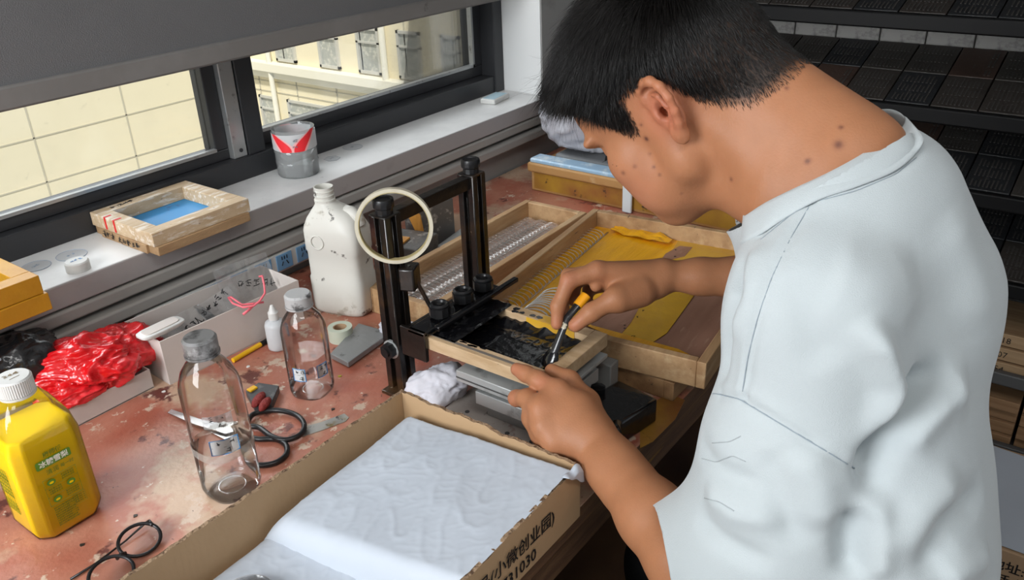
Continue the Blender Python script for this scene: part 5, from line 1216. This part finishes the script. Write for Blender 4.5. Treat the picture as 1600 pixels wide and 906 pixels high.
nn = nt.nodes.new('ShaderNodeTexNoise'); nn.inputs['Scale'].default_value = 35; nn.inputs['Detail'].default_value = 4
mr = nt.nodes.new('ShaderNodeMapRange'); mr.inputs[3].default_value = .90; mr.inputs[4].default_value = 1.10; nt.links.new(nn.outputs['Fac'], mr.inputs[0])
mu = nt.nodes.new('ShaderNodeVectorMath'); mu.operation = 'SCALE'; nt.links.new(at.outputs['Color'], mu.inputs[0]); nt.links.new(mr.outputs[0], mu.inputs['Scale'])
nt.links.new(mu.outputs[0], nt.nodes['Principled BSDF'].inputs['Base Color'])
me = np_mesh('person', bv, bq_, m_skin)
at_ = me.color_attributes.new('skin', 'FLOAT_COLOR', 'POINT'); at_.data.foreach_set('color', np.concatenate([skin, np.ones((len(skin), 1))], 1).astype(np.float32).ravel())
person = bpy.data.objects.new('person', me); COL.objects.link(person)
meta(person, 'person with short black hair in pale grey t-shirt, bent over the press holding a brush', 'person')
sm = person.modifiers.new('soft', 'SMOOTH'); sm.factor = .5; sm.iterations = 3

# ---------------------------------------------------------------- hair: many short tapered strands
tmpn = np.zeros(len(me.vertices) * 3, np.float32); me.vertices.foreach_get('normal', tmpn); vn = tmpn.reshape(-1, 3)
cand = np.where(headmask & (loc[:, 2] > hl_ + .15))[0]
NS = 60000
pick = rng.choice(cand, NS); jit = rng.normal(0, .0009, (NS, 3)); P0 = bv[pick] + jit; N0 = vn[pick]; L0 = loc[pick]
crown = A3((-5.5, -1.0, 11.5)); lc = np.stack([np.ones(NS) * crown[i] for i in range(3)], 1)
away = L0 - lc; away /= np.linalg.norm(away, axis=1)[:, None] + 1e-6
sidew = np.clip((L0[:, 2] - 3.0) / 6.5, 0, 1)                      # 0 on the sides, 1 on the top
edge = np.clip((L0[:, 2] - hl_[pick]) / 3.0, 0, 1)
nape = np.clip((-L0[:, 0] - 2) / 5, 0, 1) * (1 - sidew)
flow = away @ HR; down = -HU + .25 * HF
flow = flow * .9 + down * (1 - sidew)[:, None] * .7 + HF * (sidew * .55)[:, None] + HF * (np.clip((L0[:, 0] - 2) / 5, 0, 1) * .5)[:, None] + (-HU) * .15
flow -= N0 * (flow * N0).sum(1)[:, None] * .8; flow /= np.linalg.norm(flow, axis=1)[:, None]
LEN = (.017 + .030 * sidew) * (.35 + .65 * edge) * rng.uniform(.6, 1.15, NS); LEN *= (1 - .45 * nape); LEN *= 1 - .45 * np.clip((L0[:, 0] - 1) / 2, 0, 1) * (1 - edge)
front = np.clip((L0[:, 0] - 4.5) / 3, 0, 1) * np.clip((L0[:, 2] - 5) / 3, 0, 1); LEN += front * .012 * rng.uniform(.3, 1, NS)
lift = .55 + .35 * sidew + rng.normal(0, .10, NS) + .25 * front
d0 = N0 * lift[:, None] + flow * 1.0 + rng.normal(0, .13, (NS, 3)); d0 /= np.linalg.norm(d0, axis=1)[:, None]
grav = A3((0, 0, -1)) * .22
clump = np.sin(P0 @ A3((310, 170, 90)) + 1) + np.sin(P0 @ A3((-130, 260, 210)))
K = 5; pts = [P0 - N0 * .001]; dcur = d0.copy()
sidev = np.cross(flow, N0)
for k in range(1, K):
    dcur = dcur + grav * .30 * (k / K) + sidev * (clump * .03)[:, None] - N0 * (.16 * (1 - front))[:, None] + flow * .10; dcur /= np.linalg.norm(dcur, axis=1)[:, None]
    pts.append(pts[-1] + dcur * (LEN / (K - 1))[:, None])
PT = np.stack(pts, 1)
T = np.gradient(PT, axis=1); T /= np.linalg.norm(T, axis=2)[..., None] + 1e-9
U = np.cross(T, A3((.3, .2, .93))); U /= np.linalg.norm(U, axis=2)[..., None] + 1e-9; Wv = np.cross(T, U)
rad = (.00024 * np.array([1.0, 1.0, .85, .6, .12]))[None, :, None] * rng.uniform(.7, 1.2, NS)[:, None, None]
rings = np.stack([PT + rad * (U * math.cos(a) + Wv * math.sin(a)) for a in (0, 2.094, 4.189)], 2)     # NS,K,3,3
V = rings.reshape(-1, 3)
ii = np.arange(NS)[:, None, None] * K * 3 + np.arange(K - 1)[None, :, None] * 3; jj = np.arange(3)[None, None, :]; j2 = (jj + 1) % 3
Qh = np.stack([ii + jj, ii + j2, ii + 3 + j2, ii + 3 + jj], -1).reshape(-1, 4)
m_hair = mat('black_hair', (.006, .005, .0045), .36, spec=.5)
hm = np_mesh('hair', V, Qh, m_hair); hair = bpy.data.objects.new('hair', hm); COL.objects.link(hair); hair.parent = person; hair['kind'] = 'stuff'
# a few stray long hairs sticking out at the front
mb = MB()
fr_ = np.where(headmask & (loc[:, 0] > 4.5) & (loc[:, 2] > 8.0))[0]
for i_ in rng.choice(fr_, 130):
    p = bv[i_]; d_ = HF * rng.uniform(.6, 1.2) + HU * rng.uniform(-.5, .3) + rng.normal(0, .35, 3); d_ /= np.linalg.norm(d_); L_ = rng.uniform(.05, .085)
    g_ = -HU * rng.uniform(.0, .6) + rng.normal(0, .3, 3)
    mb.tube([p + d_ * L_ * t + g_ * L_ * t * t * .5 for t in (0, .25, .5, .75, 1)], [.00012, .00011, .0001, .00008, .00002], 3)
obj('stray_hair', mb, m_hair, person, kind='stuff')
# eyebrows: a few short hairs on each brow
eb = []
for s in (1, -1):
    for k in range(160):
        t = rng.uniform(0, 1); y = (1.4 + 3.2 * t) * s; z = 3.0 + .5 * math.sin(t * 2.6) + rng.normal(0, .12); x = 9.45 - 1.5 * t * t
        eb.append((H(x, y, z), H(x + .15, y + .45 * s, z + .25)))
mb = MB()
for a, b in eb: mb.tube([a, (a + b) / 2, b], [.0002, .0002, .00005], 3)
obj('eyebrow', mb, m_hair, person, kind='stuff')
mb = MB()
for s in (1, -1):
    for k in range(46):
        t = k / 45; y = (1.9 + 2.5 * t) * s; x = 8.75 - 1.2 * (t - .3) ** 2; mb.tube([H(x, y, .95), H(x + .45, y + .1 * s, .62), H(x + .75, y + .2 * s, .70)], [.0002, .00018, .00005], 3)
obj('eyelash', mb, m_hair, person, kind='stuff')

# ---------------------------------------------------------------- t-shirt
S = Field()
BR = A3((.95, .31, 0)); BR /= np.linalg.norm(BR); BFw = np.cross(A3((0, 0, 1)), BR); BUp = A3((0, 0, 1))
def bax(lean): # rows: right, forward, up with forward lean
    F_ = BFw * math.cos(lean) - BUp * math.sin(lean); return np.stack([BR, F_, np.cross(BR, F_)])
S.ell(C1 + A3((-.004, -.014, -.015)), bax(.36), (.165, .106, .19), .04)
S.ell(C2 + A3((-.005, 0.0, .03)), bax(.25), (.172, .130, .22), .05)
S.ell(C3 + A3((-.01, .02, .05)), bax(.1), (.17, .108, .18), .05)
SLs = PD(1266, 488, .755)
S.cone(NB + A3((.0, -.015, -.035)), SLs, .070, .068, .05)
S.cone(NB + A3((.0, -.015, -.035)), SR, .070, .074, .05)
S.cone(NB + A3((.008, -.018, -.06)), C1 + A3((.02, -.020, .03)), .082, .105, .05)
S.cone(NB + A3((.03, -.045, -.055)), C1 + A3((.028, -.042, .07)), .072, .078, .05)
S.cone(NB - A3((0, 0, .03)), H(-2, 0, -6), .076, .082, .03)
SLd = SL + A3((0, 0, -.0))
SE = PD(1205, 900, .835)      # sleeve end centre
S.cone(SLs, lerp(SLs, SE, .5), .068, .078, .03); S.cone(lerp(SLs, SE, .5), lerp(SLs, SE, 1.1), .078, .084, .03)
CUF = PD(1082, 866, .90)
S.cone(lerp(SLs, SE, .75), lerp(SE, CUF, 1.05), .076, .062, .04)
S.cone(SR, lerp(SR, ER, .8), .074, .072, .03)
sv, sq_ = S.mesh(.0045, (.40, -.20, -.33), (1.28, .52, .60))
print('shirt', len(sv), 'body', len(bv))
if globals().get("DIAG"):
    lab = np.arange(len(bv)); 
    for it in range(4000):
        m_ = lab[bq_].min(1); new = lab.copy(); np.minimum.at(new, bq_.ravel(), np.repeat(m_, 4)); new = new[new]
        if (new == lab).all(): break
        lab = new
    for u in np.unique(lab): print('SIL comp', (lab == u).sum(), bv[lab == u].mean(0))
def sil(V, tag):
    q = (V - CAM) @ CR; X_ = 800 + FPX * q[:, 0] / -q[:, 2]; Y_ = 453 - FPX * q[:, 1] / -q[:, 2]
    print('SIL', tag, [(y, int(X_[abs(Y_ - y) < 6].min()), int(X_[abs(Y_ - y) < 6].max())) for y in range(60, 906, 50) if (abs(Y_ - y) < 6).any()])
sil(sv, 'shirt'); sil(bv, 'body')
def ssurf(px, py):
    r = ray(px, py); ts = np.linspace(.5, 1.2, 600); dd = S.eval(CAM + ts[:, None] * r); i = np.argmax(dd < 0)
    return CAM + ts[i] * r if dd[i] < 0 else None
nrm_ = np.zeros_like(sv)
e = 1e-3
for a in range(3):
    q_ = np.zeros(3); q_[a] = e; nrm_[:, a] = S.eval(sv + q_) - S.eval(sv - q_)
nrm_ /= np.linalg.norm(nrm_, axis=1)[:, None] + 1e-9
def polyd(pts, V):
    d = np.full(len(V), 9.0); tt = np.zeros(len(V)); n = len(pts) - 1
    for i in range(n):
        a, b = pts[i], pts[i + 1]; ba = b - a; t = np.clip((V - a) @ ba / (ba @ ba + 1e-12), 0, 1); q = np.linalg.norm(V - a - t[:, None] * ba, axis=1)
        m = q < d; d = np.where(m, q, d); tt = np.where(m, (i + t) / n, tt)
    return d, tt
disp = np.zeros(len(sv))
def fold(pp, amp, wid, taper=True):
    global disp
    pts = [ssurf(*p) for p in pp]; pts = [p for p in pts if p is not None]
    if len(pts) < 2: return
    d, t = polyd(pts, sv); w_ = np.exp(-(d / wid) ** 2)
    if taper: w_ *= np.clip(np.sin(np.clip(t, .0, 1) * PI) * 1.6 + .05, 0, 1)
    disp += amp * 1.45 * w_
fold([(1362, 775), (1368, 725), (1385, 680), (1412, 640), (1445, 600), (1480, 575)], -.024, .0125)
fold([(1340, 500), (1370, 545), (1388, 600), (1378, 665), (1368, 710)], .013, .012)
fold([(1400, 700), (1430, 660), (1470, 620), (1510, 600)], .009, .018)
fold([(1340, 790), (1330, 850), (1335, 906)], -.012, .014)
fold([(1365, 770), (1372, 850), (1365, 906)], .008, .014)
fold([(1160, 400), (1150, 460), (1128, 540), (1118, 600)], -.008, .010); fold([(1190, 380), (1172, 450), (1145, 540)], .005, .012)
fold([(1090, 690), (1130, 740), (1190, 760)], -.005, .010); fold([(1100, 760), (1150, 800), (1230, 810)], .005, .012); fold([(1085, 800), (1140, 850), (1210, 880)], -.005, .011)
fold([(1250, 700), (1280, 760), (1290, 830)], .006, .018); fold([(1200, 700), (1215, 770), (1250, 860)], -.004, .014)
fold([(1540, 760), (1480, 820), (1430, 906)], -.008, .016); fold([(1500, 740), (1440, 800), (1400, 870)], .006, .018); fold([(1550, 860), (1500, 890), (1470, 906)], .006, .014)
fold([(1300, 420), (1350, 440), (1430, 430)], .004, .03); fold([(1480, 330), (1520, 420), (1530, 520)], .004, .03); fold([(1240, 420), (1260, 500), (1300, 580)], -.004, .02)
fold([(1420, 480), (1450, 560), (1460, 640)], -.004, .02)
nz = np.array([mnoise.noise(Vector((p[0] * 9, p[1] * 9, p[2] * 5))) for p in sv]); n2 = np.array([mnoise.noise(Vector((p[0] * 26, p[1] * 26, p[2] * 14))) for p in sv])
disp += nz * .0045 + n2 * .0014
for pp in ([(1086, 614), (1120, 615), (1155, 623), (1200, 650), (1250, 680), (1310, 716), (1366, 752)], [(1268, 316), (1235, 372), (1205, 435), (1184, 495), (1168, 560), (1157, 620)]):
    fold(pp, -.0026, .0045, False); fold([(x + 6, y - 9) for x, y in pp] if pp[0][0] < 1100 else [(x - 9, y - 3) for x, y in pp], .0014, .005, False)
fold([(1185, 372), (1240, 325), (1270, 310), (1336, 292), (1400, 266), (1430, 240), (1438, 222), (1425, 200)], -.0022, .0045, False)
sv2 = sv + nrm_ * disp[:, None]
m_shirt = mat('tshirt_cotton', (.45, .495, .51), .88, bump=.22, bs=900, sheen=.25, spots=[((.42, .465, .485), 5, .5, .3)])
tm = np_mesh('t_shirt', sv2, sq_, m_shirt)
bm = bmesh.new(); bm.from_mesh(tm)
def cut(co, no):   # removes what lies on the side the normal points to, only near co
    pass
nape_p = PD(1422, 204, .80); thr_p = PD(1160, 352, .80); near_p = PD(1288, 284, .735)
n1 = np.cross(nape_p - thr_p, near_p - thr_p); n1 /= np.linalg.norm(n1)
if n1 @ (H(0, 0, 0) - thr_p) < 0: n1 = -n1
def near_bisect(center, no, radius):
    g = [f for f in bm.faces if (f.calc_center_median() - Vector(center)).length < radius]
    ge = set(); gv = set()
    for f in g: ge.update(f.edges); gv.update(f.verts)
    bmesh.ops.bisect_plane(bm, geom=list(gv) + list(ge) + g, plane_co=Vector(center), plane_no=Vector(no), clear_outer=False)
    kill = [f for f in bm.faces if (f.calc_center_median() - Vector(center)).length < radius and (f.calc_center_median() - Vector(center)).dot(Vector(no)) > 0]
    bmesh.ops.delete(bm, geom=kill, context='FACES')
near_bisect((nape_p + thr_p) / 2, n1, .26)
cd = PD(1050, 845, .93) - SE; cd /= np.linalg.norm(cd)
near_bisect(PD(1031, 850, .90), CR @ A3((-.98, -.15, -.05)), .13)
near_bisect(lerp(SR, ER, .8), (ER - SR) / np.linalg.norm(ER - SR), .12)
kill = [f for f in bm.faces if f.calc_center_median().z < -.22]; bmesh.ops.delete(bm, geom=kill, context='FACES')
# keep only the biggest connected piece
bm.verts.ensure_lookup_table(); seen = set(); best = []
for v in bm.verts:
    if v.index in seen or not v.link_faces: continue
    st = [v]; comp = []; seen.add(v.index)
    while st:
        x = st.pop(); comp.append(x)
        for ed in x.link_edges:
            o_ = ed.other_vert(x)
            if o_.index not in seen: seen.add(o_.index); st.append(o_)
    if len(comp) > len(best): best = comp
bs_ = set(best); bmesh.ops.delete(bm, geom=[v for v in bm.verts if v not in bs_], context='VERTS')
bm.to_mesh(tm); 
# neckline loop for the ribbed collar
bnd = [e_ for e_ in bm.edges if e_.is_boundary]
bm.free()
tm.polygons.foreach_set('use_smooth', [True] * len(tm.polygons))
ts = bpy.data.objects.new('t_shirt', tm); COL.objects.link(ts); ts.parent = person
s_ = ts.modifiers.new('soft', 'SMOOTH'); s_.factor = .5; s_.iterations = 2
s_ = ts.modifiers.new('solid', 'SOLIDIFY'); s_.thickness = .0022; s_.offset = -1

# ribbed collar: a band that stands up from the neckline
def crom(P3, n=8):
    out = []; m = len(P3)
    for i in range(m):
        p0, p1, p2, p3 = P3[i - 1], P3[i], P3[(i + 1) % m], P3[(i + 2) % m]
        for k in range(n):
            t = k / n; out.append(.5 * ((2 * p1) + (p2 - p0) * t + (2 * p0 - 5 * p1 + 4 * p2 - p3) * t * t + (3 * p1 - p0 - 3 * p2 + p3) * t ** 3))
    return out
rim = [PD(*p) for p in ((1164, 338, .800), (1196, 318, .770), (1236, 298, .752), (1290, 273, .744), (1340, 246, .748), (1384, 217, .768), (1411, 198, .795), (1412, 181, .822), (1389, 171, .848), (1352, 176, .868), (1315, 190, .884), (1270, 222, .90), (1215, 280, .90), (1172, 325, .865))]
lowp = [(1158, 382), (1188, 366), (1232, 338), (1280, 312), (1336, 293), (1396, 268), (1430, 240), (1441, 214), None, None, None, None, None, None]
low = []
for r_, q_ in zip(rim, lowp):
    h_ = ssurf(*q_) if q_ else None
    if h_ is not None: low.append(h_ - ray(*q_) * .0022)
    else: low.append(r_ + A3((.012, -.004, -.034)) if q_ is None else r_ + A3((0, .0, -.03)))
rimc, lowc = crom(rim), crom(low); nr_ = len(rimc)
cb = MB(); rows = []
for t in (0, .12, .35, .6, .85, 1):
    rows.append([rimc[i] * (1 - t) + lowc[i] * t + (0.0025 * math.sin(t * PI)) * -np.array(ray(1300, 260)) for i in range(nr_)])
cb.rings(rows, False, False)
co_ = obj('collar', cb, m_shirt, ts, smooth=True, solid=.0022)

from mathutils.bvhtree import BVHTree
tree = BVHTree.FromPolygons([tuple(v.co) for v in tm.vertices], [tuple(p.vertices) for p in tm.polygons])
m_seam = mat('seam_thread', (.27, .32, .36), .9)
def seam(pp, r_=.0007, lift_=.0009, mm=None, nm='seam'):
    P3 = []
    n_ = 14
    for (x0, y0), (x1, y1) in zip(pp, pp[1:]):
        for k in range(n_):
            x, y = x0 + (x1 - x0) * k / n_, y0 + (y1 - y0) * k / n_; d_ = Vector(ray(x, y)).normalized(); h_ = tree.ray_cast(Vector(CAM), d_)
            if h_[0] is not None: P3.append(h_[0] - d_ * lift_)
    if len(P3) < 4: return
    P3 = [(P3[max(i - 2, 0)] + P3[max(i - 1, 0)] + P3[i] + P3[min(i + 1, len(P3) - 1)] + P3[min(i + 2, len(P3) - 1)]) / 5 for i in range(len(P3))]
    obj(nm, MB().tube(P3, r_, 5, flat=.6), mm or m_seam, ts, smooth=True)
seam([(1086, 614), (1120, 615), (1155, 623), (1200, 650), (1250, 680), (1310, 716), (1338, 733)], .0009, .0006)
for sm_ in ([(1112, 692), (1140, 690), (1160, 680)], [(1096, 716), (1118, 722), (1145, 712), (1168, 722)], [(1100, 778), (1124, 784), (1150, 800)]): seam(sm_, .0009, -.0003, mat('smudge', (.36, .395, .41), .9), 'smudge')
seam([(1268, 316), (1235, 372), (1205, 435), (1184, 495), (1168, 560), (1159, 618)], .0005, .0004)
seam([(1186, 376), (1240, 332), (1274, 315), (1338, 298), (1400, 272), (1436, 243)], .0005, .0004)
# ---------------------------------------------------------------- trousers, shoes, stool
TR_ = Field(); PV = C3 + A3((0, 0, .02)); KL = A3((.70, .375, -.21)); KR = A3((.880, .385, -.21))
TR_.ell(PV, bax(0), (.165, .125, .12), .03)
for kn, s in ((KL, -1), (KR, 1)):
    hp = PV + BR * .085 * s + A3((0, 0, -.02)); TR_.cone(hp, kn, .092, .070, .04); TR_.cone(kn, A3((kn[0], kn[1] - .02, -.66)), .068, .055, .03)
tv, tq = TR_.mesh(.008, (.45, -.15, -.75), (1.1, .70, .02))
m_trou = mat('black_trousers', (.010, .010, .012), .85, bump=.3, bs=60)
to = bpy.data.objects.new('trousers', np_mesh('trousers', tv, tq, m_trou)); COL.objects.link(to); to.parent = person
for kn in (KL, KR):
    sh_ = Field(); sh_.cone((kn[0], kn[1] - .04, -.705), (kn[0], kn[1] + .10, -.715), .042, .034, .02); sh_.cone((kn[0], kn[1] - .03, -.66), (kn[0], kn[1] - .02, -.70), .045, .045, .03)
    v_, q__ = sh_.mesh(.007, (kn[0] - .1, kn[1] - .1, -.76), (kn[0] + .1, kn[1] + .26, -.58)); v_[:, 2] = np.maximum(v_[:, 2], -.7495)
    so = bpy.data.objects.new('shoe', np_mesh('shoe', v_, q__, m_trou)); COL.objects.link(so); so.parent = person
stl = empty('wooden_stool', (PV[0], PV[1], -.75), label='plain wooden stool under the seated person', cat='stool')
obj('seat', MB().lathe([(.15, -.325), (.16, -.32), (.16, -.298), (.15, -.293)], c=(PV[0], PV[1]), n=40), m_pine2, stl, smooth=True, auto=.6)
for a in range(4):
    t = PI / 4 + a * PI / 2; c_, s_ = math.cos(t), math.sin(t)
    obj('leg', MB().cyl((PV[0] + .10 * c_, PV[1] + .10 * s_, -.32), (PV[0] + .15 * c_, PV[1] + .15 * s_, -.75), .016, 14), m_pine2, stl, smooth=True, auto=.6)

# ---------------------------------------------------------------- brush in the right hand
bt_ = A3(PZ(856, 574, .103)); bh_ = PD(886, 497, 1.150); be_ = PD(912, 466, 1.158)
br = empty('ink_brush', tuple(bt_), label='ink-covered flat brush held in the right hand over the screen frame', cat='brush')
m_bh = mat('inky_handle', (.012, .012, .013), .3, coat=.4, bump=.3, spots=[((.42, .38, .28), 40, .56, .04)])
obj('handle', MB().tube([lerp(bt_, bh_, .30), lerp(bt_, bh_, .6), bh_, be_], [.0085, .0065, .0060, .0068], 12, flat=.7), m_bh, br, smooth=True, auto=.7)
obj('tape_wrap', MB().tube([lerp(bh_, be_, .62), lerp(bh_, be_, 1.15)], [.0078, .0082], 14, flat=.8), mat('orange_tape', (.80, .34, .01), .4), br, smooth=True, auto=.7)
obj('bristles', MB().tube([lerp(bt_, bh_, .34), lerp(bt_, bh_, .15), bt_], [.0095, .0150, .0135], 16, flat=.55), m_inked, br, smooth=True, auto=.8)
# ================================================================ lift the whole scene so that the floor is at z = 0
for o in list(bpy.data.objects):
    if o.parent is None: o.location.z += TT
